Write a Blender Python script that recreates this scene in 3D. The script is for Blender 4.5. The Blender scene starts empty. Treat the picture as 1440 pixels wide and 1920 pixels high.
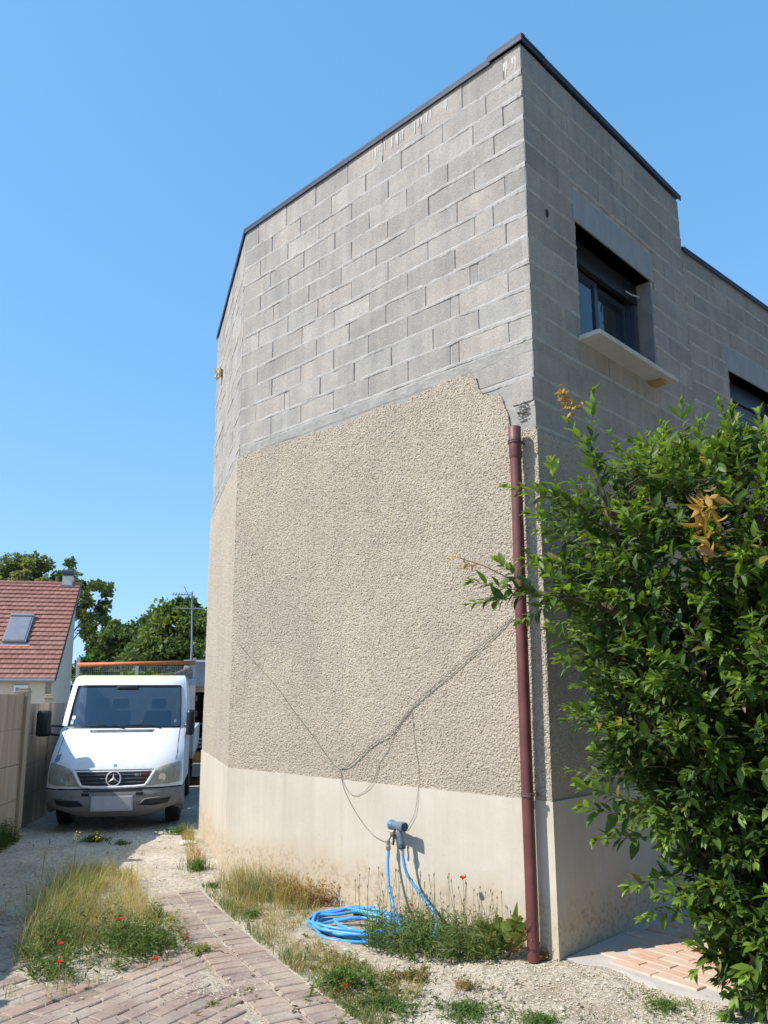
import bpy, bmesh, math, random
import numpy as np
from mathutils import Matrix, Vector, Euler

random.seed(7)
RNG = np.random.default_rng(11)
SC = bpy.context.scene
COL = SC.collection
R = math.radians

# ------------------------------------------------------------------ camera
cd = bpy.data.cameras.new('camera')
cam = bpy.data.objects.new('camera', cd)
COL.objects.link(cam)
cd.sensor_fit = 'VERTICAL'
cd.sensor_height = 24.0
cd.sensor_width = 18.0
cd.lens = 24.0 * 1471.64 / 1920.0
cd.shift_x = 13.43 / 1920.0
cd.shift_y = 75.93 / 1920.0
cd.clip_start = 0.05
cd.clip_end = 3000.0
cam.matrix_world = (Matrix.Translation((0, 0, 1.70)) @ Matrix.Rotation(math.pi / 2 + 0.1812, 4, 'X')
                    @ Matrix.Rotation(-0.003, 4, 'Z'))
SC.camera = cam

# ------------------------------------------------------------------ sky, sun, exposure
SUN_EL = R(45.0)
SUN_DIR = Vector((-0.947 * math.cos(SUN_EL), -0.322 * math.cos(SUN_EL), math.sin(SUN_EL)))   # towards the sun
world = bpy.data.worlds.new('World')
SC.world = world
world.use_nodes = True
wn = world.node_tree.nodes
wl = world.node_tree.links
wn.clear()
w_out = wn.new('ShaderNodeOutputWorld')
w_bg = wn.new('ShaderNodeBackground')
w_sky = wn.new('ShaderNodeTexSky')
w_sky.sky_type = 'NISHITA'
w_sky.sun_disc = False
w_sky.sun_elevation = SUN_EL
w_sky.sun_rotation = math.atan2(SUN_DIR.x, SUN_DIR.y)
w_sky.altitude = 0.0
w_sky.air_density = 1.0
w_sky.dust_density = 0.4
w_sky.ozone_density = 2.5
w_bg.inputs['Strength'].default_value = 0.12
# the clear, even blue of the photograph: one flattening curve and one tint per channel for the whole dome
w_sep = wn.new('ShaderNodeSeparateColor')
w_com = wn.new('ShaderNodeCombineColor')
wl.new(w_sky.outputs[0], w_sep.inputs[0])
for i_, (g_, k_) in enumerate(((.64, 1.21), (.45, 2.34), (.50, 3.20))):
    p_ = wn.new('ShaderNodeMath'); p_.operation = 'POWER'; p_.inputs[1].default_value = g_
    q_ = wn.new('ShaderNodeMath'); q_.operation = 'MULTIPLY'; q_.inputs[1].default_value = k_
    wl.new(w_sep.outputs[i_], p_.inputs[0]); wl.new(p_.outputs[0], q_.inputs[0]); wl.new(q_.outputs[0], w_com.inputs[i_])
wl.new(w_com.outputs[0], w_bg.inputs[0])
wl.new(w_bg.outputs[0], w_out.inputs[0])

sd = bpy.data.lights.new('sun', 'SUN')
sd.energy = 4.4
sd.angle = R(0.53)
sd.color = (1.0, 0.935, 0.845)
sun = bpy.data.objects.new('sun', sd)
COL.objects.link(sun)
sun.rotation_euler = SUN_DIR.to_track_quat('Z', 'Y').to_euler()

SC.view_settings.view_transform = 'Standard'
SC.view_settings.look = 'None'
SC.view_settings.exposure = 0.45
SC.view_settings.gamma = 1.0
SC.view_settings.use_curve_mapping = False
SC.render.engine = 'CYCLES'
SC.cycles.max_bounces = 6
SC.cycles.transparent_max_bounces = 8

# ------------------------------------------------------------------ object helpers
def link(o):
    COL.objects.link(o)
    return o

def attach(o, p):
    """parent o to p; matrix_basis stays the world matrix of both"""
    if p is not None:
        o.parent = p
        o.matrix_parent_inverse = p.matrix_basis.inverted()
    return o

def tag(o, label=None, cat=None, group=None, kind=None):
    if label: o['label'] = label
    if cat: o['category'] = cat
    if group: o['group'] = group
    if kind: o['kind'] = kind
    return o

def empty(name, loc, rz=0.0, label=None, cat=None, group=None):
    o = bpy.data.objects.new(name, None)
    o.empty_display_size = 0.2
    o.matrix_basis = Matrix.Translation(loc) @ Matrix.Rotation(rz, 4, 'Z')
    link(o)
    return tag(o, label, cat, group)

def place(name, me, mat=None, parent=None, basis=None):
    if mat is not None and len(me.materials) == 0:
        me.materials.append(mat)
    o = bpy.data.objects.new(name, me)
    if basis is not None:
        o.matrix_basis = basis
    link(o)
    return attach(o, parent)

def copy_tree(root, basis):
    """a copy of a thing and of its parts and sub-parts, moved to basis"""
    d = basis @ root.matrix_basis.inverted()
    def rec(o, p):
        c = o.copy()
        link(c)
        c.parent = None
        c.matrix_basis = d @ o.matrix_basis
        attach(c, p)
        for ch in [x for x in COL.objects if x.parent == o]:
            rec(ch, c)
        return c
    return rec(root, None)

def npmesh(name, V, quads=None, tris=None, smooth=False, colors=None):
    V = np.asarray(V, np.float32).reshape(-1, 3)
    me = bpy.data.meshes.new(name)
    me.vertices.add(len(V))
    me.vertices.foreach_set('co', V.ravel())
    q = np.zeros((0, 4), np.int32) if quads is None or len(quads) == 0 else np.asarray(quads, np.int32).reshape(-1, 4)
    t = np.zeros((0, 3), np.int32) if tris is None or len(tris) == 0 else np.asarray(tris, np.int32).reshape(-1, 3)
    loops = np.concatenate([q.ravel(), t.ravel()])
    me.loops.add(len(loops))
    me.loops.foreach_set('vertex_index', loops)
    n = len(q) + len(t)
    me.polygons.add(n)
    starts = np.concatenate([np.arange(len(q)) * 4, len(q) * 4 + np.arange(len(t)) * 3]).astype(np.int32)
    me.polygons.foreach_set('loop_start', starts)
    try:
        me.polygons.foreach_set('loop_total', np.concatenate([np.full(len(q), 4), np.full(len(t), 3)]).astype(np.int32))
    except Exception:
        pass
    me.polygons.foreach_set('use_smooth', np.full(n, smooth))
    if colors is not None:
        ca = me.color_attributes.new('tint', 'FLOAT_COLOR', 'POINT')
        c = np.ones((len(V), 4), np.float32)
        c[:, :3] = colors
        ca.data.foreach_set('color', c.ravel())
    me.update(calc_edges=True)
    return me

class MB:
    """collects shapes; build() links them as one mesh object"""
    def __init__(self):
        self.v, self.f, self.m = [], [], []
    def add(self, vs, fs, mi=0):
        b = len(self.v)
        self.v += [tuple(x) for x in vs]
        self.f += [tuple(b + i for i in f) for f in fs]
        self.m += [mi] * len(fs)
    def box(self, c, s, M=None, mi=0, bevel=0.0):
        hx, hy, hz = s[0] / 2, s[1] / 2, s[2] / 2
        if bevel <= 0:
            vs = [Vector((c[0] + x * hx, c[1] + y * hy, c[2] + z * hz)) for z in (-1, 1) for y in (-1, 1) for x in (-1, 1)]
            fs = [(0, 2, 3, 1), (4, 5, 7, 6), (0, 1, 5, 4), (2, 6, 7, 3), (0, 4, 6, 2), (1, 3, 7, 5)]
        else:
            b = min(bevel, hx * .9, hy * .9, hz * .9)
            bm = bmesh.new()
            bmesh.ops.create_cube(bm, size=1.0)
            for vv in bm.verts:
                vv.co = Vector((c[0] + vv.co.x * s[0], c[1] + vv.co.y * s[1], c[2] + vv.co.z * s[2]))
            bmesh.ops.bevel(bm, geom=bm.edges[:], offset=b, segments=2, affect='EDGES', profile=.6)
            bm.verts.index_update()
            vs = [vv.co.copy() for vv in bm.verts]
            fs = [tuple(x.index for x in f.verts) for f in bm.faces]
            bm.free()
        if M is not None:
            vs = [M @ x for x in vs]
        self.add(vs, fs, mi)
    def tube(self, pts, r, n=8, mi=0, caps=True):
        pts = [Vector(p) for p in pts]
        rs = r if isinstance(r, (list, tuple)) else [r] * len(pts)
        up = Vector((0, 0, 1))
        vs, fs = [], []
        prev = None
        for i, p in enumerate(pts):
            t = (pts[min(i + 1, len(pts) - 1)] - pts[max(i - 1, 0)])
            if t.length < 1e-9: t = Vector((0, 0, 1))
            t.normalize()
            if prev is None:
                a = t.cross(up if abs(t.z) < .9 else Vector((1, 0, 0))).normalized()
            else:
                a = (prev - t * prev.dot(t))
                a = a.normalized() if a.length > 1e-6 else t.orthogonal().normalized()
            prev = a
            b = t.cross(a)
            for k in range(n):
                an = 2 * math.pi * k / n
                vs.append(p + (a * math.cos(an) + b * math.sin(an)) * rs[i])
        for i in range(len(pts) - 1):
            for k in range(n):
                fs.append((i * n + k, i * n + (k + 1) % n, (i + 1) * n + (k + 1) % n, (i + 1) * n + k))
        if caps:
            fs.append(tuple(range(n - 1, -1, -1)))
            fs.append(tuple((len(pts) - 1) * n + k for k in range(n)))
        self.add(vs, fs, mi)
    def lathe(self, prof, M=None, n=16, mi=0):
        """profile of (radius, height) round local z"""
        vs, fs = [], []
        for (r, h) in prof:
            for k in range(n):
                a = 2 * math.pi * k / n
                vs.append(Vector((r * math.cos(a), r * math.sin(a), h)))
        for i in range(len(prof) - 1):
            for k in range(n):
                fs.append((i * n + k, i * n + (k + 1) % n, (i + 1) * n + (k + 1) % n, (i + 1) * n + k))
        if M is not None:
            vs = [M @ x for x in vs]
        self.add(vs, fs, mi)
    def prism(self, poly, z0, z1, mi=0):
        n = len(poly)
        vs = [Vector((p[0], p[1], z0)) for p in poly] + [Vector((p[0], p[1], z1)) for p in poly]
        fs = [tuple(range(n - 1, -1, -1)), tuple(range(n, 2 * n))]
        fs += [(i, (i + 1) % n, n + (i + 1) % n, n + i) for i in range(n)]
        self.add(vs, fs, mi)
    def mesh(self, name, smooth=False):
        me = bpy.data.meshes.new(name)
        me.from_pydata([tuple(x) for x in self.v], [], self.f)
        bm = bmesh.new(); bm.from_mesh(me)
        bmesh.ops.recalc_face_normals(bm, faces=bm.faces[:])
        bm.to_mesh(me); bm.free()
        if smooth:
            me.polygons.foreach_set('use_smooth', [True] * len(me.polygons))
        me.update()
        return me
    def build(self, name, mat, parent=None, basis=None, smooth=False):
        return place(name, self.mesh(name, smooth), mat, parent, basis)

def spline(pts, n=8):
    """Catmull-Rom through pts"""
    P = [Vector(p) for p in pts]
    P = [P[0] * 2 - P[1]] + P + [P[-1] * 2 - P[-2]]
    out = []
    for i in range(1, len(P) - 2):
        for k in range(n):
            t = k / n
            a, b, c, d = P[i - 1], P[i], P[i + 1], P[i + 2]
            out.append(.5 * ((2 * b) + (c - a) * t + (2 * a - 5 * b + 4 * c - d) * t * t + (3 * b - a - 3 * c + d) * t ** 3))
    out.append(P[-2])
    return out

# value noise on arrays
def vnoise(x, y, seed=0):
    xi = np.floor(x).astype(np.int64); yi = np.floor(y).astype(np.int64)
    fx = x - xi; fy = y - yi
    fx = fx * fx * (3 - 2 * fx); fy = fy * fy * (3 - 2 * fy)
    def h(a, b):
        n = (a * 374761393 + b * 668265263 + seed * 974711) & 0x7fffffff
        n = ((n ^ (n >> 13)) * 1274126177) & 0x7fffffff
        return ((n ^ (n >> 16)) & 0xffff) / 65535.0
    return (h(xi, yi) * (1 - fx) + h(xi + 1, yi) * fx) * (1 - fy) + (h(xi, yi + 1) * (1 - fx) + h(xi + 1, yi + 1) * fx) * fy

def fbm(x, y, oct=4, seed=0):
    s = 0; a = .5; t = 0
    for i in range(oct):
        s = s + a * vnoise(x * 2 ** i, y * 2 ** i, seed + i * 17); t += a; a *= .5
    return s / t

def bumps(x, y, cell, seed=0):
    """rounded grains: the highest of the jittered domes near each point, 0..1"""
    gx = x / cell; gy = y / cell
    xi = np.floor(gx).astype(np.int64); yi = np.floor(gy).astype(np.int64)
    out = np.zeros_like(x)
    def h(a, b, k):
        n = (a * 374761393 + b * 668265263 + (seed + k) * 974711) & 0x7fffffff
        n = ((n ^ (n >> 13)) * 1274126177) & 0x7fffffff
        return ((n ^ (n >> 16)) & 0xffff) / 65535.0
    for dx in (-1, 0, 1):
        for dy in (-1, 0, 1):
            cx = xi + dx; cy = yi + dy
            px = cx + h(cx, cy, 1); py = cy + h(cx, cy, 2)
            r = .55 + .45 * h(cx, cy, 3); hh = .45 + .55 * h(cx, cy, 4)
            d2 = ((gx - px) ** 2 + (gy - py) ** 2) / (r * r)
            out = np.maximum(out, hh * np.sqrt(np.clip(1 - d2, 0, 1)))
    return out

# ------------------------------------------------------------------ materials
class NT:
    def __init__(self, name):
        self.mat = bpy.data.materials.new(name)
        self.mat.use_nodes = True
        self.n = self.mat.node_tree.nodes
        self.l = self.mat.node_tree.links
        self.n.clear()
        self.out = self.n.new('ShaderNodeOutputMaterial')
        self.b = self.n.new('ShaderNodeBsdfPrincipled')
        self.l.new(self.b.outputs[0], self.out.inputs[0])
        self.pos = self.n.new('ShaderNodeNewGeometry').outputs['Position']
    def set(self, k, v):
        if k in self.b.inputs:
            if hasattr(v, 'is_linked') or isinstance(v, bpy.types.NodeSocket):
                self.l.new(v, self.b.inputs[k])
            else:
                self.b.inputs[k].default_value = v
    def vec(self, scale=(1, 1, 1), rot=(0, 0, 0), src=None):
        m = self.n.new('ShaderNodeMapping')
        m.inputs['Scale'].default_value = scale
        m.inputs['Rotation'].default_value = rot
        self.l.new(src or self.pos, m.inputs['Vector'])
        return m.outputs[0]
    def noise(self, scale, detail=4, rough=.55, v=None, dist=0.0):
        t = self.n.new('ShaderNodeTexNoise')
        t.inputs['Scale'].default_value = scale
        t.inputs['Detail'].default_value = detail
        t.inputs['Roughness'].default_value = rough
        t.inputs['Distortion'].default_value = dist
        self.l.new(v or self.pos, t.inputs['Vector'])
        return t.outputs['Fac']
    def voro(self, scale, v=None, feature='F1'):
        t = self.n.new('ShaderNodeTexVoronoi')
        t.feature = feature
        t.inputs['Scale'].default_value = scale
        self.l.new(v or self.pos, t.inputs['Vector'])
        return t
    def ramp(self, fac, stops, interp='LINEAR'):
        r = self.n.new('ShaderNodeValToRGB')
        r.color_ramp.interpolation = interp
        e = r.color_ramp.elements
        while len(e) < len(stops): e.new(.5)
        for x, (p, c) in zip(e, stops):
            x.position = p
            x.color = (*c, 1) if len(c) == 3 else c
        self.l.new(fac, r.inputs[0])
        return r.outputs[0]
    def mix(self, fac, a, b, mode='MIX'):
        m = self.n.new('ShaderNodeMix')
        m.data_type = 'RGBA'
        m.blend_type = mode
        if isinstance(fac, (int, float)): m.inputs[0].default_value = fac
        else: self.l.new(fac, m.inputs[0])
        for i, x in ((6, a), (7, b)):
            if isinstance(x, bpy.types.NodeSocket): self.l.new(x, m.inputs[i])
            else: m.inputs[i].default_value = (*x, 1)
        return m.outputs[2]
    def math(self, op, a, b=0.0, clamp=False):
        m = self.n.new('ShaderNodeMath'); m.operation = op; m.use_clamp = clamp
        for i, x in ((0, a), (1, b)):
            if isinstance(x, bpy.types.NodeSocket): self.l.new(x, m.inputs[i])
            else: m.inputs[i].default_value = x
        return m.outputs[0]
    def bump(self, h, strength=.5, dist=.01, chain=None):
        b = self.n.new('ShaderNodeBump')
        b.inputs['Strength'].default_value = strength
        b.inputs['Distance'].default_value = dist
        self.l.new(h, b.inputs['Height'])
        if chain is not None: self.l.new(chain, b.inputs['Normal'])
        self.l.new(b.outputs[0], self.b.inputs['Normal'])
        return b.outputs[0]
    def rand(self):
        return self.n.new('ShaderNodeObjectInfo').outputs['Random']
    def attr(self, name):
        a = self.n.new('ShaderNodeAttribute'); a.attribute_name = name
        return a.outputs['Color']
    def sep(self):
        s = self.n.new('ShaderNodeSeparateXYZ'); self.l.new(self.pos, s.inputs[0])
        return s.outputs

def simple(name, col, rough=.6, metal=0.0, var=.12, scale=20, bump=0.0, bscale=60, spec=.5):
    t = NT(name)
    f = t.noise(scale, 4)
    c0 = tuple(max(0, x * (1 - var)) for x in col); c1 = tuple(min(1, x * (1 + var)) for x in col)
    t.set('Base Color', t.ramp(f, [(.3, c0), (.7, c1)]))
    t.set('Roughness', rough); t.set('Metallic', metal); t.set('Specular IOR Level', spec)
    if bump: t.bump(t.noise(bscale, 5), bump, .004)
    return t.mat

M = {}
def make_materials():
    # concrete block: each block its own tone, fine open grain, faint vertical runs
    t = NT('concrete_block')
    tone = t.ramp(t.rand(), [(0.0, (.318, .302, .275)), (.25, (.365, .342, .305)), (.45, (.347, .33, .30)), (.7, (.395, .358, .314)), (.85, (.357, .344, .318)), (1.0, (.412, .388, .348))])
    big = t.ramp(t.noise(2.6, 5, .65), [(.33, (.82, .83, .85)), (.67, (1.08, 1.07, 1.05))])
    c = t.mix(1.0, tone, big, 'MULTIPLY')
    grain = t.noise(150, 3, .7)
    c = t.mix(1.0, c, t.ramp(grain, [(.32, (.60, .60, .60)), (.55, (1.08, 1.08, 1.08))]), 'MULTIPLY')
    runs = t.noise(1.0, 3, .6, t.vec((9, 9, .5)))
    c = t.mix(.6, c, t.mix(1.0, c, t.ramp(runs, [(.35, (.82, .82, .82)), (.7, (1.1, 1.09, 1.06))]), 'MULTIPLY'))
    pit = t.voro(70).outputs['Distance']
    t.set('Base Color', c); t.set('Roughness', .93); t.set('Specular IOR Level', .25)
    b1 = t.bump(grain, .55, .004)
    t.bump(t.noise(35, 4, .65), .55, .008, b1)
    M['block'] = t.mat
    # grey mortar and in-situ concrete
    for nm, a, b in (('mortar', (.33, .322, .302), (.50, .48, .445)), ('concrete', (.27, .265, .245), (.37, .355, .32))):
        t = NT(nm)
        c = t.ramp(t.noise(7, 5, .6), [(.3, a), (.7, b)])
        c = t.mix(1.0, c, t.ramp(t.noise(120, 3), [(.3, (.8, .8, .8)), (.65, (1.05, 1.05, 1.05))]), 'MULTIPLY')
        t.set('Base Color', c); t.set('Roughness', .95); t.set('Specular IOR Level', .2)
        t.bump(t.noise(60, 5, .7), .6, .006)
        M[nm] = t.mat
    t = NT('precast_lintel')
    c = t.ramp(t.noise(5, 5, .6, t.vec((3, 3, .8))), [(.3, (.25, .265, .28)), (.7, (.33, .345, .36))])
    t.set('Base Color', c); t.set('Roughness', .9); t.bump(t.noise(80, 4), .25, .003)
    M['lintel'] = t.mat
    # roughcast: warm sandy grains
    t = NT('roughcast')
    cell = t.voro(85).outputs['Color']
    s = t.n.new('ShaderNodeSeparateColor'); t.l.new(cell, s.inputs[0])
    c = t.ramp(s.outputs[0], [(0, (.385, .315, .238)), (.35, (.455, .376, .288)), (.7, (.508, .43, .333)), (1, (.61, .53, .43))])
    c = t.mix(1.0, c, t.ramp(t.noise(1.1, 5, .65), [(.28, (.76, .76, .775)), (.72, (1.05, 1.04, 1.01))]), 'MULTIPLY')
    c = t.mix(1.0, c, t.ramp(t.noise(1.0, 4, .65, t.vec((5, 5, .45))), [(.3, (.92, .92, .93)), (.65, (1.02, 1.02, 1.0))]), 'MULTIPLY')
    dk = t.ramp(t.noise(105, 2, .5), [(.36, (1, 1, 1)), (.46, (0, 0, 0))])  # dark specks paint the shade of the pits between grains into the colour
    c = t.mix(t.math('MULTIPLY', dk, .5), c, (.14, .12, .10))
    c = t.mix(.35, c, t.ramp(s.outputs[1], [(.8, (.43, .39, .32)), (.97, (.27, .21, .14))]))
    t.set('Base Color', c); t.set('Roughness', .95); t.set('Specular IOR Level', .2)
    b1 = t.bump(t.noise(210, 3, .7), .6, .004)
    t.bump(t.voro(75).outputs['Distance'], .8, .006, b1)
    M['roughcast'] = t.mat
    # plinth: smooth cream render, warmer and stained towards the soil it touches
    t = NT('plinth_render')
    c = t.ramp(t.noise(1.6, 5, .6), [(.3, (.505, .453, .37)), (.7, (.575, .526, .44))])
    c = t.mix(1.0, c, t.ramp(t.noise(1.0, 4, .65, t.vec((7, 7, .7))), [(.3, (.92, .91, .89)), (.65, (1.02, 1.02, 1.02))]), 'MULTIPLY')
    z = t.sep()[2]
    h = t.math('ADD', z, t.math('MULTIPLY', t.noise(3.0, 4), -.5))
    c = t.mix(t.ramp(h, [(-.0, (.6, .6, .6)), (.20, (0, 0, 0))]), c, (.50, .40, .27))
    spl = t.math('MULTIPLY', t.ramp(t.noise(26, 5, .7), [(.48, (0, 0, 0)), (.62, (1, 1, 1))]), t.ramp(h, [(-.15, (.75, .75, .75)), (.10, (0, 0, 0))]))
    c = t.mix(spl, c, (.34, .26, .17))
    drip = t.ramp(t.noise(1.0, 5, .6, t.vec((22, 22, .35))), [(.58, (0, 0, 0)), (.70, (.38, .38, .38))])
    c = t.mix(drip, c, (.44, .39, .31))
    spots = t.ramp(t.noise(38, 2, .5), [(.66, (0, 0, 0)), (.76, (1, 1, 1))])
    c = t.mix(t.math('MULTIPLY', spots, .45), c, (.36, .31, .24))
    t.set('Base Color', c); t.set('Roughness', .9); t.set('Specular IOR Level', .25)
    b1 = t.bump(t.noise(140, 4, .6), .25, .003)
    t.bump(t.noise(4, 4, .6), .25, .02, b1)
    M['plinth'] = t.mat
    # dry limestone ground
    t = NT('limestone_ground')
    c = t.ramp(t.noise(1.3, 6, .6), [(.28, (.37, .305, .22)), (.45, (.49, .425, .33)), (.6, (.55, .485, .39)), (.78, (.61, .55, .46))])
    s = t.n.new('ShaderNodeSeparateColor'); t.l.new(t.voro(45).outputs['Color'], s.inputs[0])
    c = t.mix(1.0, c, t.ramp(s.outputs[0], [(0, (.72, .71, .69)), (.5, (.98, .98, .98)), (1, (1.12, 1.12, 1.13))]), 'MULTIPLY')
    c = t.mix(t.ramp(t.noise(9, 4, .7), [(.6, (0, 0, 0)), (.72, (.7, .7, .7))]), c, (.33, .26, .18))
    t.set('Base Color', c); t.set('Roughness', .97); t.set('Specular IOR Level', .15)
    b1 = t.bump(t.noise(90, 5, .7), .8, .012)
    t.bump(t.voro(38).outputs['Distance'], .5, .01, b1)
    M['ground'] = t.mat
    M['gravel'] = simple('gravel_stone', (.575, .51, .415), .95, 0, .25, 30, .4, 150, .2)
    t = NT('paving_brick')
    tone = t.ramp(t.rand(), [(0, (.245, .18, .15)), (.35, (.31, .22, .18)), (.6, (.275, .22, .19)), (.8, (.36, .25, .195)), (1, (.35, .28, .23))])
    dust = t.ramp(t.noise(2.6, 5, .65), [(.40, (.06, .06, .06)), (.72, (.8, .8, .8))])
    c = t.mix(dust, tone, (.51, .43, .335))
    c = t.mix(1.0, c, t.ramp(t.noise(70, 4, .7), [(.3, (.78, .78, .78)), (.65, (1.06, 1.06, 1.06))]), 'MULTIPLY')
    t.set('Base Color', c); t.set('Roughness', .92); t.set('Specular IOR Level', .25)
    t.bump(t.noise(110, 4, .7), .45, .004)
    M['paver'] = t.mat
    t = NT('terracotta_tile')
    tone = t.ramp(t.rand(), [(0, (.56, .32, .21)), (.5, (.62, .40, .29)), (1, (.60, .44, .34))])
    c = t.mix(t.ramp(t.noise(5, 5, .65), [(.4, (0, 0, 0)), (.7, (.75, .75, .75))]), tone, (.58, .50, .42))
    t.set('Base Color', c); t.set('Roughness', .85); t.bump(t.noise(80, 4), .3, .003)
    M['terracotta'] = t.mat
    M['slab'] = simple('pale_concrete', (.50, .47, .43), .92, 0, .14, 4, .4, 70, .2)
    t = NT('fence_concrete')
    c = t.ramp(t.noise(1.2, 5, .6, t.vec((5, 5, .5))), [(.3, (.23, .185, .13)), (.55, (.34, .285, .21)), (.75, (.42, .365, .29))])
    t.set('Base Color', c); t.set('Roughness', .93); t.bump(t.noise(60, 5), .4, .005)
    M['fence'] = t.mat
    M['flashing'] = simple('anodised_flashing', (.035, .05, .085), .6, 0, .15, 8, spec=.25)
    M['window_frame'] = simple('dark_window_frame', (.045, .065, .10), .35, .1, .1, 10)
    M['shutter'] = simple('roller_shutter', (.05, .075, .105), .45, 0, .1, 10)
    M['sill'] = simple('sill_concrete', (.50, .48, .45), .9, 0, .1, 8, .25, 90)
    M['wood'] = simple('wood_wedge', (.36, .22, .11), .8, 0, .2, 12)
    M['foam'] = simple('expanding_foam', (.55, .47, .29), .9, 0, .3, 30, .8, 40)
    M['pipe'] = simple('brown_downpipe', (.135, .044, .038), .5, 0, .22, 6, .12, 40)
    M['pipe_metal'] = simple('clamp_metal', (.14, .09, .085), .5, .4, .15, 10)
    M['hose'] = simple('blue_hose', (.075, .33, .66), .38, 0, .12, 25)
    M['gun'] = simple('nozzle_plastic', (.12, .175, .23), .45, 0, .12, 25)
    M['gun_dark'] = simple('nozzle_dark', (.03, .05, .085), .4, 0, .12, 25)
    M['brass'] = simple('tap_metal', (.38, .33, .26), .45, .7, .15, 25)
    M['wire'] = simple('green_wire', (.10, .12, .085), .7, 0, .1, 10)
    M['wire_grey'] = simple('grey_wire', (.19, .17, .14), .7, 0, .1, 10)
    # glass
    t = NT('window_glass')
    t.set('Base Color', (.02, .03, .04, 1)); t.set('Roughness', .04); t.set('Specular IOR Level', .6)
    M['pane'] = t.mat
    # truck
    t = NT('white_truck_paint')
    z = t.sep()[2]
    c = t.ramp(t.noise(6, 4), [(.3, (.76, .77, .78)), (.7, (.80, .81, .82))])
    grime = t.math('MULTIPLY', t.ramp(t.noise(14, 5, .65), [(.45, (0, 0, 0)), (.8, (1, 1, 1))]), t.ramp(z, [(.5, (.5, .5, .5)), (1.1, (.05, .05, .05))]))
    t.set('Base Color', t.mix(grime, c, (.45, .41, .34))); t.set('Roughness', .32); t.set('Coat Weight', .3); t.set('Coat Roughness', .15)
    M['paint'] = t.mat
    t = NT('bumper_plastic')
    c = t.ramp(t.noise(9, 5, .6), [(.3, (.16, .157, .152)), (.7, (.23, .225, .215))])
    z = t.sep()[2]
    c = t.mix(t.ramp(z, [(.05, (.5, .5, .5)), (.35, (0, 0, 0))]), c, (.22, .18, .135))
    t.set('Base Color', c); t.set('Roughness', .6); M['bumper'] = t.mat
    M['black'] = simple('black_plastic', (.012, .013, .015), .45, 0, .2, 30)
    M['rubber'] = simple('tyre_rubber', (.025, .025, .026), .85, 0, .2, 40, .3, 60)
    M['rim'] = simple('steel_rim', (.28, .28, .28), .5, .5, .15, 20)
    M['emblem'] = simple('emblem_silver', (.62, .63, .65), .4, .0, .04, 10)
    M['chrome'] = simple('chrome_trim', (.62, .64, .66), .18, .9, .03, 10)
    M['silver'] = simple('silver_frame', (.55, .56, .57), .35, .2, .05, 10)
    t = NT('cloudy_headlight')
    c = t.ramp(t.noise(10, 3, .5, t.vec((4, 4, .6))), [(.3, (.27, .255, .20)), (.7, (.42, .40, .33))])
    t.set('Base Color', c); t.set('Roughness', .22); t.set('Coat Weight', .8); M['headlight'] = t.mat
    M['reflector'] = simple('lamp_reflector', (.5, .5, .48), .2, .6, .1, 30)
    M['orange'] = simple('orange_paint', (.50, .17, .05), .6, 0, .2, 15)
    M['steel'] = simple('galvanised_steel', (.42, .44, .46), .5, .3, .15, 12)
    M['grey_panel'] = simple('pale_grey_panel', (.50, .54, .58), .5, 0, .06, 6)
    M['seat'] = simple('seat_fabric', (.06, .07, .085), .9, 0, .2, 30)
    M['dash'] = simple('dashboard_plastic', (.10, .11, .115), .6, 0, .15, 15)
    M['cab_lining'] = simple('cab_lining', (.24, .26, .28), .8, 0, .1, 8)
    M['plate'] = simple('number_plate', (.42, .425, .44), .6, 0, .1, 6)
    M['sticker'] = simple('sticker_pale', (.60, .68, .66), .6, 0, .05, 20)
    M['sticker_green'] = simple('sticker_green', (.22, .45, .36), .6, 0, .1, 20)
    M['sticker_blue'] = simple('sticker_blue', (.16, .27, .42), .6, 0, .15, 60)
    M['red'] = simple('badge_red', (.42, .02, .03), .4, 0, .1, 20)
    M['white'] = simple('white_plastic', (.75, .75, .75), .5, 0, .05, 20)
    # windscreen: slightly tinted real glass seen from outside
    t = NT('windscreen_glass')
    tr = t.n.new('ShaderNodeBsdfTransparent'); tr.inputs[0].default_value = (.42, .47, .50, 1)
    gl = t.n.new('ShaderNodeBsdfGlossy'); gl.inputs['Roughness'].default_value = .03; gl.inputs[0].default_value = (.9, .95, 1, 1)
    fr = t.n.new('ShaderNodeFresnel'); fr.inputs[0].default_value = 2.3
    mx = t.n.new('ShaderNodeMixShader')
    t.l.new(fr.outputs[0], mx.inputs[0]); t.l.new(tr.outputs[0], mx.inputs[1]); t.l.new(gl.outputs[0], mx.inputs[2])
    t.l.new(mx.outputs[0], t.out.inputs[0])
    M['windscreen'] = t.mat
    # far house
    t = NT('roof_tile')
    tone = t.ramp(t.rand(), [(0, (.26, .115, .088)), (.5, (.305, .14, .105)), (1, (.345, .165, .125))])
    c = t.mix(1.0, tone, t.ramp(t.noise(9, 4), [(.3, (.85, .85, .85)), (.7, (1.08, 1.08, 1.08))]), 'MULTIPLY')
    t.set('Base Color', c); t.set('Roughness', .85); M['tile'] = t.mat
    M['house_wall'] = simple('cream_wall', (.56, .475, .345), .92, 0, .06, 2, .2, 20)
    M['gable_wall'] = simple('gable_render', (.52, .48, .41), .92, 0, .05, 2, .2, 20)
    M['gutter'] = simple('grey_gutter', (.22, .23, .25), .5, .2, .1, 5)
    M['chimney'] = simple('chimney_render', (.50, .48, .44), .9, 0, .1, 5)
    M['dark_zinc'] = simple('dark_zinc', (.05, .06, .075), .5, .2, .15, 10)
    M['skylight'] = simple('skylight_shutter', (.21, .225, .25), .45, .2, .08, 3)
    M['shed'] = simple('shed_cladding', (.30, .31, .33), .7, .1, .15, 4)
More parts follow.
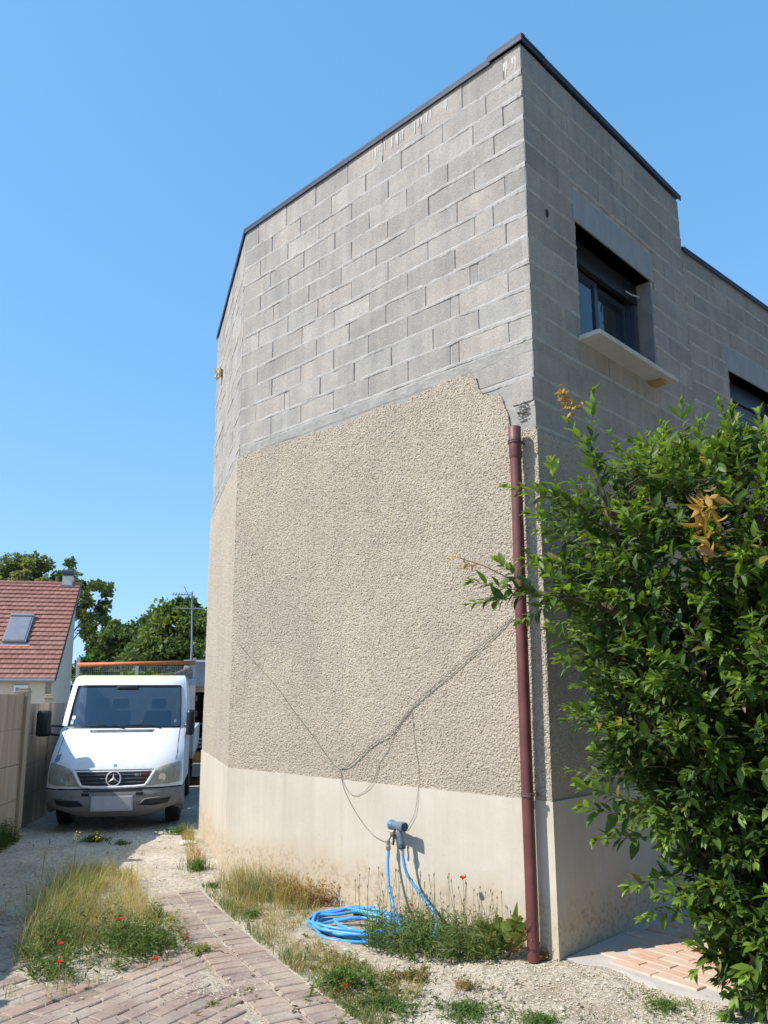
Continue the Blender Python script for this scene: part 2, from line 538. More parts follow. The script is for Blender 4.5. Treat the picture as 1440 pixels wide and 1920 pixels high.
    M['shed_dark'] = simple('shed_inside', (.06, .05, .045), .9, 0, .3, 6)
    M['machine'] = simple('orange_machine', (.55, .24, .04), .55, 0, .25, 8)
    # plants: colour rides on the mesh attribute 'tint'
    for nm, rough, trans, spec in (('leaf', .46, .42, .35), ('blade', .75, .4, .3), ('tree_leaf', .6, .42, .3), ('petal', .6, .4, .3)):
        t = NT(nm + '_plant')
        c = t.attr('tint')
        c = t.mix(1.0, c, t.ramp(t.noise(14, 3), [(.3, (.8, .82, .8)), (.7, (1.15, 1.13, 1.1))]), 'MULTIPLY')
        t.set('Base Color', c); t.set('Roughness', rough); t.set('Specular IOR Level', spec)
        tl = t.n.new('ShaderNodeBsdfTranslucent')
        t.l.new(t.mix(1.0, c, (1.3, 1.3, .5), 'MULTIPLY'), tl.inputs[0])
        mx = t.n.new('ShaderNodeMixShader'); mx.inputs[0].default_value = trans
        t.l.new(t.b.outputs[0], mx.inputs[1]); t.l.new(tl.outputs[0], mx.inputs[2])
        t.l.new(mx.outputs[0], t.out.inputs[0])
        M[nm] = t.mat
    M['bark'] = simple('bark', (.13, .085, .06), .9, 0, .3, 20, .5, 40)
    M['bark_far'] = simple('bark_far', (.10, .08, .06), .9, 0, .3, 5)
    M['dry_stone'] = simple('white_stone', (.62, .58, .50), .95, 0, .12, 20, .5, 60)
make_materials()

# ------------------------------------------------------------------ plan of the place
A = Vector((1.1736, 5.5086)); B = Vector((-1.4783, 8.1386)); C = Vector((-2.3297, 10.8132))
U = (B - A).normalized(); Vd = Vector((U.y, -U.x)); Wd = (C - B).normalized()
LAB = (B - A).length; LBC = (C - B).length
ZT, ZB, ZP = 6.916, 4.360, 1.0
LAD = 2.915
D = A + Vd * LAD
ang = math.atan2(Vd.x, Vd.y) + R(4.6)
Xd = Vector((math.sin(ang), math.cos(ang)))
ZW = 6.34                      # top of the lower wing
LW = 5.2

class Wall:
    def __init__(self, o, d, n):
        self.o, self.d, self.n = Vector(o), Vector(d), Vector(n)
        self.x = Vector((n[1], -n[0]))            # right-handed frame (x, n, z)
        self.rot = math.atan2(self.x.y, self.x.x)
        self.flip = -1.0 if self.x.dot(self.d) < 0 else 1.0
    def P(self, s, z, o=0.0):
        q = self.o + self.d * s + self.n * o
        return Vector((q.x, q.y, z))
    def arr(self, s, z, o):
        return np.stack([self.o.x + self.d.x * s + self.n.x * o, self.o.y + self.d.y * s + self.n.y * o, z], -1)
    def frame(self, s, z, o=0.0):
        return Matrix.Translation(self.P(s, z, o)) @ Matrix.Rotation(self.rot, 4, 'Z')
    def box(self, mb, s0, s1, z0, z1, o0, o1, bevel=0.0, mi=0):
        mb.box(((s0 + s1) / 2 * self.flip, (o0 + o1) / 2, (z0 + z1) / 2), (abs(s1 - s0), abs(o1 - o0), abs(z1 - z0)),
               Matrix.Translation((self.o.x, self.o.y, 0)) @ Matrix.Rotation(self.rot, 4, 'Z'), mi, bevel)

wAB = Wall(A, U, -Vd)
wBC = Wall(B, Wd, Vector((-Wd.y, Wd.x)))
wAD = Wall(A, Vd, -U)
wDX = Wall(D, Xd, Vector((Xd.y, -Xd.x)))

def ground_z(x, y):
    """the yard is level as far as the corner, then falls a little towards the truck"""
    t = np.clip((np.asarray(y, float) - 9.0) / 3.0, 0, 1)
    return -0.13 * t * t * (3 - 2 * t)

# strip of two rows of bricks
PATH = [(-2.05, 7.93), (-1.775, 7.36), (-1.335, 6.42), (-.945, 5.63), (-.665, 5.11), (-.43, 4.68), (-.17, 4.2), (.12, 3.6), (.42, 3.0)]
path_pts = [Vector((p[0], p[1])) for p in [q.to_2d() for q in spline([(a, b, 0) for a, b in PATH[1:]], 24)]]
path_np = np.array([(p.x, p.y) for p in path_pts])
FIELD = [(.02, 3.2), (-.42, 4.1), (-.74, 4.75), (-1.0, 5.22), (-1.22, 5.66), (-1.9, 5.75), (-2.3, 5.75), (-2.45, 6.7), (-3.3, 6.75), (-2.9, 3.2)]

def in_poly(x, y, poly):
    x = np.asarray(x, float); y = np.asarray(y, float)
    c = np.zeros(np.broadcast(x, y).shape, bool)
    n = len(poly)
    for i in range(n):
        x0, y0 = poly[i]; x1, y1 = poly[(i + 1) % n]
        k = ((y0 > y) != (y1 > y)) & (x < (x1 - x0) * (y - y0) / (y1 - y0 + 1e-12) + x0)
        c ^= k
    return c

def dist_path(x, y):
    d = np.full(np.broadcast(x, y).shape, 9e9)
    for i in range(0, len(path_np), 3):
        d = np.minimum(d, (x - path_np[i, 0]) ** 2 + (y - path_np[i, 1]) ** 2)
    return np.sqrt(d)

# ------------------------------------------------------------------ ground
def make_ground():
    fine_x = np.arange(-5.6, 3.6, .032); fine_y = np.arange(3.0, 14.0, .032)
    def ext(a, far, sign):
        st = .05; out = []; v = a
        while abs(v) < far:
            v += sign * st; st *= 1.35; out.append(v)
        return out
    xs = np.array(ext(-5.6, 900, -1)[::-1] + list(fine_x) + ext(3.6, 900, 1))
    ys = np.array(ext(3.0, 900, -1)[::-1] + list(fine_y) + ext(14.0, 900, 1))
    X, Y = np.meshgrid(xs, ys)
    Z = ground_z(X, Y).astype(float)
    near = (X > -7) & (X < 5) & (Y > 1.5) & (Y < 15)
    rough = (fbm(X * 3, Y * 3, 4, 3) - .5) * .05 + (fbm(X * 14, Y * 14, 3, 8) - .5) * .022
    dp = dist_path(X, Y)
    k = np.clip((dp - .20) / .2, 0, 1)
    fld = in_poly(X, Y, FIELD)
    k = np.where(fld, 0.0, k)
    Z = Z + np.where(near, rough * k - .012 * (1 - k), 0)
    # soil banked against the foot of the wall
    n = len(xs)
    idx = np.arange(len(xs) * len(ys)).reshape(len(ys), n)
    q = np.stack([idx[:-1, :-1], idx[:-1, 1:], idx[1:, 1:], idx[1:, :-1]], -1).reshape(-1, 4)
    me = npmesh('ground', np.stack([X, Y, Z], -1), q, smooth=True)
    o = place('ground', me, M['ground'])
    return tag(o, 'pale dry limestone ground of the yard and alley', None, None, 'structure')

def stones_mesh(name, pts, sizes):
    """many small angular stones as one mesh"""
    base = np.array([(1, 0, 0), (-1, 0, 0), (0, 1, 0), (0, -1, 0), (0, 0, 1), (0, 0, -.6)], float)
    tr = np.array([(0, 2, 4), (2, 1, 4), (1, 3, 4), (3, 0, 4), (2, 0, 5), (1, 2, 5), (3, 1, 5), (0, 3, 5)])
    n = len(pts)
    jit = RNG.uniform(.55, 1.15, (n, 6, 1))
    a = RNG.uniform(0, 6.28, n)
    sc = sizes[:, None, None] * np.stack([np.ones(n), RNG.uniform(.6, 1, n), RNG.uniform(.4, .75, n)], -1)[:, None, :]
    v = base[None] * jit * sc
    ca, sa = np.cos(a)[:, None], np.sin(a)[:, None]
    vx = v[..., 0] * ca - v[..., 1] * sa; vy = v[..., 0] * sa + v[..., 1] * ca
    v = np.stack([vx, vy, v[..., 2]], -1) + pts[:, None, :]
    t = tr[None] + (np.arange(n) * 6)[:, None, None]
    return npmesh(name, v, tris=t)

def make_gravel():
    N = 15000
    x = RNG.uniform(-4.4, 2.4, N); y = 3.6 + 9.0 * RNG.uniform(0, 1, N) ** 1.25
    keep = (dist_path(x, y) > .23) & ~in_poly(x, y, FIELD)
    dens = fbm(x * 1.6, y * 1.6, 3, 21)
    keep &= RNG.uniform(0, 1, N) < np.clip((dens - .3) * 2.2, .12, 1)
    # not inside the house
    keep &= ~in_poly(x, y, [tuple(A), tuple(B), tuple(C), (3, 12), tuple(D)])
    x, y = x[keep], y[keep]
    # more on the bank at the corner of the house, some strewn over the bricks
    x2 = RNG.uniform(.1, 1.95, 4200); y2 = RNG.uniform(4.0, 5.5, 4200)
    k2 = (dist_path(x2, y2) > .3) & ((y2 - 5.5) < -(x2 - 1.2) * .9)
    x3 = RNG.normal(-1.02, .13, 500); y3 = RNG.normal(5.02, .10, 500)
    x4 = RNG.uniform(-2.4, -.2, 420); y4 = RNG.uniform(4.3, 7.2, 420)
    x = np.concatenate([x, x2[k2], x3, x4]); y = np.concatenate([y, y2[k2], y3, y4])
    on = np.concatenate([np.zeros(len(x) - 920), np.ones(920)])
    s = RNG.uniform(.004, .011, len(x)) * np.where(RNG.uniform(0, 1, len(x)) > .96, 2.0, 1.0)
    s = np.where(on > 0, s * .7, s)
    z = ground_z(x, y) + s * .3 + np.where(on > 0, .014, (fbm(x * 3, y * 3, 4, 3) - .5) * .05)
    o = place('gravel', stones_mesh('gravel', np.stack([x, y, z], -1), s), M['gravel'])
    tag(o, 'loose pale limestone gravel strewn over the yard', None, None, 'stuff')

# ------------------------------------------------------------------ paving
def slab_mesh(name, lx, ly, lz, bev, jit, seed):
    rr = random.Random(seed)
    bm = bmesh.new()
    hx, hy = lx / 2, ly / 2
    def q(z, i, j=0):
        return [bm.verts.new((sx * (hx - i) + rr.uniform(-jit, jit), sy * (hy - i) + rr.uniform(-jit, jit), z + rr.uniform(-j, j)))
                for sx, sy in ((-1, -1), (1, -1), (1, 1), (-1, 1))]
    a = q(-lz, 0); b = q(-bev, 0); c = q(0, bev, jit * .5)
    for lo, hi in ((a, b), (b, c)):
        for k in range(4):
            bm.faces.new((lo[k], lo[(k + 1) % 4], hi[(k + 1) % 4], hi[k]))
    bm.faces.new(c)
    me = bpy.data.meshes.new(name)
    bm.to_mesh(me); bm.free()
    return me

def make_paving():
    # bed the bricks lie in
    mb = MB()
    L, Rr = [], []
    for i, p in enumerate(path_pts):
        t = (path_pts[min(i + 1, len(path_pts) - 1)] - path_pts[max(i - 1, 0)]).normalized()
        nn = Vector((-t.y, t.x))
        L.append(p - nn * .215); Rr.append(p + nn * .215)
    n = len(L)
    zb = -.006
    mb.add([(p.x, p.y, zb) for p in L] + [(p.x, p.y, zb) for p in Rr], [(i, i + 1, n + i + 1, n + i) for i in range(n - 1)])
    strip = mb.build('brick_path', M['ground'])
    tag(strip, 'curving path of two rows of red grey bricks with sandy joints', None, None, 'structure')
    meshes = [slab_mesh('paving_brick', .196, .104, .03, .006, .0035, 100 + i) for i in range(6)]
    # walk along the strip
    acc = 0.0; step = .116; last = path_pts[0]; k = 0
    for i in range(1, len(path_pts)):
        seg = path_pts[i] - path_pts[i - 1]
        l = seg.length
        while acc <= l:
            p = path_pts[i - 1] + seg * (acc / l)
            t = seg.normalized(); nn = Vector((-t.y, t.x))
            for sd_ in (-1, 1):
                q = p + nn * sd_ * .107
                if q.y < 3.2: continue
                # sand has buried parts of the far end
                zz = random.uniform(-.002, .003) - (.006 if q.y > 6.9 and random.random() < .3 else 0)
                a = math.atan2(nn.y, nn.x) + random.uniform(-.02, .02)
                b = (Matrix.Translation((q.x, q.y, .006 + zz)) @ Matrix.Rotation(a, 4, 'Z')
                     @ Matrix.Rotation(random.uniform(-.012, .012), 4, 'X') @ Matrix.Rotation(random.uniform(-.012, .012), 4, 'Y'))
                place('paving_brick', random.choice(meshes), M['paver'], strip, b)
            acc += step
        acc -= l
    fb = MB()
    fb.add([(x, y, -.005) for x, y in FIELD], [tuple(range(len(FIELD)))])
    field = fb.build('brick_paving', M['ground'])
    tag(field, 'weathered running bond brick paving beside the curving path', None, None, 'structure')
    e = Vector((.52, .854)); f = Vector((.854, -.52))
    o = Vector((-1.35, 5.086))
    for j in range(-24, 26):
        for i in range(-16, 14):
            c = o + f * (j * .114) + e * ((i + (j % 2) * .5 + .5) * .208)
            if not in_poly(c.x, c.y, FIELD) or c.y < 3.3: continue
            if dist_path(np.array([c.x]), np.array([c.y]))[0] < .275: continue
            if c.x < -1.55 and 5.15 < c.y < 6.9 and c.x > -2.3: continue       # lost under the weeds
            b = (Matrix.Translation((c.x, c.y, .004 + random.uniform(-.004, .004))) @ Matrix.Rotation(math.atan2(e.y, e.x) + random.uniform(-.03, .03), 4, 'Z')
                 @ Matrix.Rotation(random.uniform(-.02, .02), 4, 'X') @ Matrix.Rotation(random.uniform(-.02, .02), 4, 'Y'))
            place('paving_brick', random.choice(meshes), M['paver'], field, b)
    # terrace slab at the shaded side of the house
    poly = [(1.22, 5.50), (1.385, 5.385), (1.51, 5.27), (1.645, 5.02), (1.83, 4.85), (2.3, 4.45), (3.2, 3.7), (6.5, 6.9), (5.2, 9.2), tuple(D + Vd * .0), ]
    mb = MB(); mb.prism(poly, -.1, .022)
    ter = mb.build('terrace_slab', M['slab'])
    tag(ter, 'pale concrete terrace slab along the shaded wall', None, None, 'structure')
    tm = [slab_mesh('terracotta_tile', .30, .095, .02, .004, .003, 300 + i) for i in range(4)]
    ex = Vector((.60, -.80)).normalized(); ey = Vector((-ex.y, ex.x))
    inner = [(1.42, 5.47), (1.56, 5.31), (1.72, 5.08), (1.95, 4.90), (2.4, 4.52), (3.2, 3.9), (5.6, 6.4), (4.6, 8.5), (3.3, 7.3)]
    for j in range(-4, 30):
        for i in range(-6, 9):
            c = Vector((1.6, 5.3)) + ey * (j * .103) + ex * ((i + .5 * (j % 2)) * .31)
            if not in_poly(c.x, c.y, inner) or c.x > 3.3 or c.y > 7.2: continue
            b = Matrix.Translation((c.x, c.y, .032 + random.uniform(-.002, .002))) @ Matrix.Rotation(math.atan2(ex.y, ex.x) + random.uniform(-.015, .015), 4, 'Z')
            place('terracotta_tile', random.choice(tm), M['terracotta'], ter, b)

make_ground()
make_gravel()
make_paving()

# ------------------------------------------------------------------ the house
HOUSE = empty('block_house', (A.x, A.y, 0), 0,
              'tall unfinished house of bare grey blocks above beige roughcast and a cream plinth', 'house')
_blk = {}
def block_mesh(w, h, var, flip=False):
    k = (round(w, 2), round(h, 3), var)
    if k in _blk: return _blk[k]
    rr = random.Random(hash(k) & 0xffff)
    bm = bmesh.new()
    hx, hz = w / 2, h / 2
    bev = .004
    def ring(o, i, j):
        return [bm.verts.new((sx * (hx - i) + rr.uniform(-j, j), o + rr.uniform(-j, j) * .8, sz * (hz - i) + rr.uniform(-j, j)))
                for sx, sz in ((-1, -1), (1, -1), (1, 1), (-1, 1))]
    a = ring(-.06, 0, 0); b = ring(-.006, 0, .0015); c = ring(0, bev, .002)
    for lo, hi in ((a, b), (b, c)):
        for q in range(4):
            bm.faces.new((lo[q], hi[q], hi[(q + 1) % 4], lo[(q + 1) % 4]))
    bm.faces.new(c[::-1])
    bmesh.ops.recalc_face_normals(bm, faces=bm.faces[:])
    me = bpy.data.meshes.new('block')
    bm.to_mesh(me); bm.free()
    # outward is +y in the wall frame
    me.materials.append(M['block'])
    _blk[k] = me
    return me

JOINED = ([], [])
def lay_block(w, s0, s1, z0, z1, o=0.0, gap=.003, zgap=.006):
    ww = (s1 - s0) - 2 * gap
    if ww < .02: return
    if (w is wDX and (s0 > 1.9 or z1 < 4.30)) or (w is wAD and z1 < 4.30 and s0 > .4):
        me = block_mesh(ww, (z1 - z0) - 2 * zgap, random.randrange(5)); b = w.frame((s0 + s1) / 2, (z0 + z1) / 2, o)
        k = len(JOINED[0])
        JOINED[0].extend(tuple(b @ v.co) for v in me.vertices); JOINED[1].extend(tuple(k + i for i in f.vertices) for f in me.polygons)
        return
    b = w.frame((s0 + s1) / 2, (z0 + z1) / 2, o + random.uniform(-.0025, .0025))
    place('block', block_mesh(ww, (z1 - z0) - 2 * zgap, random.randrange(5)), None, HOUSE, b)

ROW = .2075
def row_z(r):        # r = 0 is the top row
    return (ZB + ROW * (11 - r), ZB + ROW * (12 - r) if r > 0 else ZT)

ROWS_AB = [[.17, .6, 1.07, 1.56, 2.04, 2.52, 3.0, 3.49],
           [.36, .83, 1.32, 1.79, 2.28, 2.76, 3.24],
           [.19, .5, .99, 1.49, 1.99, 2.47, 2.96, 3.44],
           [.29, .78, 1.26, 1.74, 2.22, 2.70, 3.18, 3.26],
           [.5, 1.0, 1.5, 1.98, 2.46, 2.94, 3.43],
           [.2, .69, 1.17, 1.65, 2.13, 2.61, 3.09, 3.19],
           [.32, .51, 1.02, 1.5, 1.98, 2.47, 2.94, 3.44],
           [.2, .72, 1.26, 1.74, 2.23, 2.71, 3.19],
           [.49, .57, 1.05, 1.53, 2.01, 2.49, 2.97, 3.45],
           [.2, .69, .78, 1.27, 1.75, 2.23, 2.72, 3.19],
           [.49, .98, 1.46, 1.94, 2.42, 2.9, 2.98, 3.46],
           [.21, .70, .79, 1.27, 1.75, 2.23, 2.71, 3.19]]
def course_joints(L, r, off=0.0):
    s = [.2 if r % 2 else .49]
    while s[-1] + .49 < L - .12: s.append(s[-1] + .486)
    return s

MORT = []            # ribbons of mortar: (wall, s0, s1, z, seed)
def mortar_mesh():
    Vv, Q = [], []
    base = 0
    for (w, s0, s1, z, seed, amp) in MORT:
        n = max(4, int((s1 - s0) / .014))
        s = np.linspace(s0, s1, n)
        top = .0095 + .009 * vnoise(s * 7, s * 0 + seed, seed) + .007 * vnoise(s * 34, s * 0 + 3.3, seed)
        bot = .0095 + .010 * vnoise(s * 6, s * 0 + seed, seed + 5) + .009 * vnoise(s * 30, s * 0 + 1.3, seed + 7)
        wav = (vnoise(s * 2.2, s * 0 + 9, seed + 9) - .5) * .008
        pro = (-.003 + .0075 * vnoise(s * 5, s * 0 + 2, seed + 11) + .004 * vnoise(s * 40, s * 0, seed + 13)) * amp
        if w is wAB: pro = pro + .010 * np.exp(-s / .16) * (vnoise(s * 45, s * 0 + 7, seed + 3) - .25); bot = bot * (1 + .7 * np.exp(-s / .25)); top = top * (1 + .6 * np.exp(-s / .25))
        rows = [(z + wav - bot, np.full(n, -.012)), (z + wav - bot * .75, pro - .001), (z + wav + .002, pro + .002),
                (z + wav + top * .7, pro), (z + wav + top, np.full(n, -.012))]
        for zz, oo in rows:
            Vv.append(w.arr(s, zz, oo))
        idx = base + np.arange(5 * n).reshape(5, n)
        Q.append(np.stack([idx[:-1, :-1], idx[:-1, 1:], idx[1:, 1:], idx[1:, :-1]], -1).reshape(-1, 4))
        base += 5 * n
    me = npmesh('mortar', np.concatenate(Vv), np.concatenate(Q))
    o = place('mortar_joint', me, M['mortar'], HOUSE)
    o['kind'] = 'stuff'

def course(w, L, r, joints, z0, z1, skip=(), amp=1.0, wide=True):
    js = [0.0] + sorted(joints) + [L]
    for a, b in zip(js[:-1], js[1:]):
        if any(a > q0 - .02 and b < q1 + .02 for q0, q1 in skip): continue
        segs = [(a, b)]
        for q0, q1 in skip:
            ns = []
            for x, y in segs:
                if y <= q0 or x >= q1: ns.append((x, y))
                else:
                    if x < q0 - .03: ns.append((x, q0))
                    if y > q1 + .03: ns.append((q1, y))
            segs = ns
        for x, y in segs:
            if y - x < .13 and len(js) > 3:
                lay_block(w, x, y, z0, z1, -.005, .003 if wide else .002)       # mortar filled piece, set back
            else:
                lay_block(w, x, y, z0, z1, 0.0, random.choice((.0015, .002, .003, .0045)) if wide else .0015)
    # the bed joint under this row
    segs = [(0.0, L)]
    for q0, q1 in skip:
        ns = []
        for x, y in segs:
            if y <= q0 or x >= q1: ns.append((x, y))
            else:
                if x < q0: ns.append((x, q0))
                if y > q1: ns.append((q1, y))
        segs = ns
    for x, y in segs:
        MORT.append((w, x, y, z0, 31 * r + int(w.rot * 100) + int(x * 10), amp))

def roughcast(w, s0, s1, step, z0, outline, amp, o0, seed, name='roughcast', cell=.023):
    """sheet of rough render; outline = [(s, z)...] its broken top edge"""
    s = np.arange(s0, s1 + step * .5, step)
    zmax = max(z for _, z in outline)
    z = np.arange(z0, zmax + step, step)
    S, Z = np.meshgrid(s, z)
    os_ = np.array(sorted(outline))
    top = np.interp(S, os_[:, 0], os_[:, 1]) + (fbm(S * 26, S * 0 + seed, 4, seed) - .5) * .055
    h = bumps(S, Z, cell, seed) * .8 + bumps(S + 3.1, Z + 1.7, cell * .6, seed + 5) * .35 - .3 * (vnoise(S / cell * .9, Z / cell * .9, seed + 31) > .8)
    O = o0 + amp * (h - .35) + (fbm(S * 1.5, Z * 1.5, 3, seed + 2) - .5) * .010
    edge = np.clip((top - Z) / (step * 2.0), 0, 1)
    O = O * edge + (-.004) * (1 - edge)
    V = w.arr(S, Z, O)
    n = len(s)
    idx = np.arange(len(s) * len(z)).reshape(len(z), n)
    ok = Z[:-1, :-1] < top[:-1, :-1]
    q = np.stack([idx[:-1, :-1], idx[:-1, 1:], idx[1:, 1:], idx[1:, :-1]], -1)[ok]
    used = np.zeros(len(V.reshape(-1, 3)), bool); used[q.ravel()] = True
    remap = np.cumsum(used) - 1
    me = npmesh(name, V.reshape(-1, 3)[used], remap[q], smooth=step > .006)
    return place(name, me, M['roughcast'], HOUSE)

def make_house():
    # cores that close the volume
    back = [A, B, C, C + Vector((3.0, 1.2)), D + Vector((-1.2, 3.0)), D]
    mb = MB()
    def inset(w, L, z0, z1, o0, o1, holes=(), s0=0.0):
        """wall slab cut round its openings"""
        cuts = sorted(holes)
        s = s0
        for (a, b, za, zb) in cuts:
            w.box(mb, s, a, z0, z1, o0, o1)
            w.box(mb, a, b, z0, za, o0, o1)
            w.box(mb, a, b, zb, z1, o0, o1)
            s = b
        w.box(mb, s, L, z0, z1, o0, o1)
    H1 = (.725, 2.115, 4.60, 5.655)
    H2 = (.85, 2.25, 4.41, 5.22)
    inset(wAB, LAB, ZB, ZT - .01, -.30, -.0085, s0=.009)
    inset(wBC, LBC, ZB, ZT - .01, -.30, -.0085)
    inset(wAD, LAD, 4.37, ZT - .01, -.30, -.012, [H1], s0=.009)
    inset(wDX, LW, 4.37, ZW - .01, -.30, -.012, [H2])
    core = mb.build('wall', M['mortar'], HOUSE)
    mb = MB()
    wAB.box(mb, 0.0, LAB, -.3, ZB - .002, -.30, -.001)
    wBC.box(mb, 0.0, LBC, -.3, ZB - .002, -.30, -.001)
    wAD.box(mb, 0.0, LAD, -.3, 4.368, -.30, -.0015)
    wDX.box(mb, 0.0, LW, -.3, 4.368, -.30, -.0015)
    mb.build('wall', M['concrete'], HOUSE)
    # back walls and roofs
    mb = MB()
    ins = [A + (U + Vd) * .2, B + Wd * .1 + Vd * .25, C + Vector((.28, -.05)), C + Vector((3.2, 1.3)), D + Vector((-1.7, 2.2)), D - Vd * .05 - U * -.25]
    mb.prism(ins, ZT - .25, ZT - .06)
    mb.build('roof', M['concrete'], HOUSE)
    mb = MB()
    e = D + Xd * LW
    nb = -wDX.n
    ins = [D + nb * .25, e + nb * .25, e + nb * 3.4, D + nb * 3.2]
    mb.prism(ins, ZW - .25, ZW - .06)
    mb.build('roof', M['concrete'], HOUSE)
    mb = MB()
    def thick(p, q, z1):
        d = (q - p).normalized(); n = Vector((-d.y, d.x)) * .1
        mb.prism([p + n, q + n, q - n, p - n], -.2, z1)
    thick(C + Vector((.1, .0)), C + Vector((3.2, 1.3)), ZT - .02)
    thick(C + Vector((3.2, 1.3)), D + Vector((-1.7, 2.2)), ZT - .02)
    # end wall of the tall part above the wing
    thick(D - Vd * .11 + U * .30, D + Vector((-1.7, 2.2)), ZT - .02)
    thick(e + nb * .3, e + nb * 3.4, ZW - .02)
    thick(e + nb * 3.4, D + nb * 3.2, ZW - .02)
    mb.build('wall', M['mortar'], HOUSE)
    # ---- blocks
    for r in range(12):
        z0, z1 = row_z(r)
        course(wAB, LAB, r, ROWS_AB[r], z0, z1 - (.02 if r == 0 else 0))
        course(wBC, LBC, r, course_joints(LBC, r + 1), z0, z1 - (.02 if r == 0 else 0))
    # quoin block under the band
    lay_block(wAB, .002, .53, 4.072, 4.262, .004)
    lay_block(wAB, .002, .195, 3.846, 4.045, .012)
    MORT.append((wAB, .0, .56, 4.058, 901, 1.6))
    MORT.append((wAB, .0, .21, 3.838, 911, 1.4))
    # shaded wall
    for r in range(12):
        z0, z1 = row_z(r)
        sk = []
        if z1 > 4.6 and z0 < 5.94: 
            if z0 < 5.655: sk = [(.725, 2.115)] if z1 <= 5.66 else [(.725, 2.18)]
            else: sk = [(.725, 2.18)]
        if r == 0: z1 -= .02
        if sk and z1 > 5.655 and z0 < 5.655: sk = [(.70, 2.18)]
        course(wAD, LAD, r, course_joints(LAD, r, 0), z0, z1, sk, .55, False)
    for k in range(10):
        z1 = ZW - .01 - ROW * k; z0 = z1 - ROW
        sk = []
        if z0 < 5.5 and z1 > 4.41: sk = [(.85, 2.25)]
        course(wDX, LW, k, course_joints(LW, k + 1), z0, z1, sk, .55, False)
    # lower rows on the shaded side between band and render
    for k in range(3):
        z1 = 4.262 - .2 * k; z0 = z1 - .2
        course(wAD, LAD, 40 + k, course_joints(LAD, k), z0, z1, [], .5, False)
        course(wDX, LW, 50 + k, course_joints(LW, k), z0, z1 , [], .5, False)
    # ---- concrete band under the blocks
    def band(w, L, z_lo, z_hi, seed, o=.004):
        s = np.arange(0, L + .001, .02)
        n = len(s); rows = []
        lo = z_lo + (fbm(s * 6, s * 0, 3, seed) - .5) * .02
        hi = z_hi + (fbm(s * 8, s * 0 + 4, 3, seed + 3) - .5) * .014
        rows.append((lo - .02, np.full(n, -.01)))
        for k in range(6):
            t = k / 5
            rows.append((lo + (hi - lo) * t, o + (fbm(s * 22, s * 0 + k * 1.7, 3, seed + 6) - .5) * .009 - (.008 if k in (0, 5) else 0)))
        rows.append((hi + .006, np.full(n, -.02)))
        V = np.stack([w.arr(s, zz, oo) for zz, oo in rows])
        idx = np.arange(len(rows) * n).reshape(len(rows), n)
        q = np.stack([idx[:-1, :-1], idx[:-1, 1:], idx[1:, 1:], idx[1:, :-1]], -1).reshape(-1, 4)
        place('concrete_band', npmesh('concrete_band', V.reshape(-1, 3), q, smooth=False), M['concrete'], HOUSE)
    band(wAB, LAB, 4.225, 4.352, 5)
    band(wBC, LBC, 4.215, 4.352, 15)
    band(wAD, LAD, 4.27, 4.362, 25, .003)
    # ---- rough render below
    out_ab = [(-.02, 3.63), (.13, 3.655), (.216, 3.696), (.231, 3.806), (.258, 3.869), (.275, 3.933), (.314, 3.97), (.464, 4.03), (.499, 4.098),
              (.522, 4.194), (.59, 4.246), (.755, 4.25), (1.043, 4.242), (1.225, 4.213), (1.319, 4.176), (1.446, 4.24), (1.745, 4.207),
              (2.099, 4.196), (2.4, 4.214), (2.972, 4.232), (3.236, 4.237), (3.419, 4.24), (3.73, 4.255)]
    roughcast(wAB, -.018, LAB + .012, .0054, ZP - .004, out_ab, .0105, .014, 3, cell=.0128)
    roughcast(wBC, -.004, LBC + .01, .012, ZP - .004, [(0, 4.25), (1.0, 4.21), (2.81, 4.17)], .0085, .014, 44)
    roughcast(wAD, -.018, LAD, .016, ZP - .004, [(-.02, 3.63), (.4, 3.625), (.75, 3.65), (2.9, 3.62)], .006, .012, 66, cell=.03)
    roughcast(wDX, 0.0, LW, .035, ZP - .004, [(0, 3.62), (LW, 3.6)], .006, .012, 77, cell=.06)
    # chipped hollow full of rubble by the pipe head
    pts = []
    g = np.array([[wAB.P(.10 + .055 * math.cos(a) * rr_, 3.79 + .085 * math.sin(a) * rr_, .006 + random.uniform(0, .012)) for a in np.linspace(0, 6.28, 14)] for rr_ in (.15, .5, .85)]).reshape(-1, 3)
    o = place('mortar_chip', stones_mesh('mortar_chip', g, RNG.uniform(.012, .022, len(g))), M['mortar'], HOUSE)
    # ---- plinth, proud of the render
    mb = MB()
    def plinth(w, s0, s1, z1=ZP):
        n = 40; m = 10
        s = np.linspace(s0, s1, n); z = np.linspace(-.12, z1, m)
        S, Z = np.meshgrid(s, z)
        O = .027 + (fbm(S * 1.4, Z * 1.4, 3, 9) - .5) * .006
        V = w.arr(S, Z, O).reshape(-1, 3)
        edge = w.arr(s, np.full(n, z1 - .0) , np.full(n, -.01))
        V = np.concatenate([V, edge])
        idx = np.arange(n * (m + 1)).reshape(m + 1, n)
        q = np.stack([idx[:-1, :-1], idx[:-1, 1:], idx[1:, 1:], idx[1:, :-1]], -1).reshape(-1, 4)
        place('plinth', npmesh('plinth', V, q, smooth=False), M['plinth'], HOUSE)
    plinth(wAB, -.026, LAB + .006); plinth(wBC, -.006, LBC + .02); plinth(wAD, -.026, LAD); plinth(wDX, 0, LW)
    # ---- roof flashings
    def cap(w, s0, s1, zt, o1=.024, lip=.056):
        m = MB()
        w.box(m, s0, s1, zt + .002, zt + .022, -.32, o1)
        w.box(m, s0, s1, zt - lip + .022, zt + .001, o1 - .012, o1 - .001)
        w.box(m, s0, s1, zt + .0225, zt + .030, o1 - .06, o1 - .02)
        return m.build('roof_flashing', M['flashing'], HOUSE)
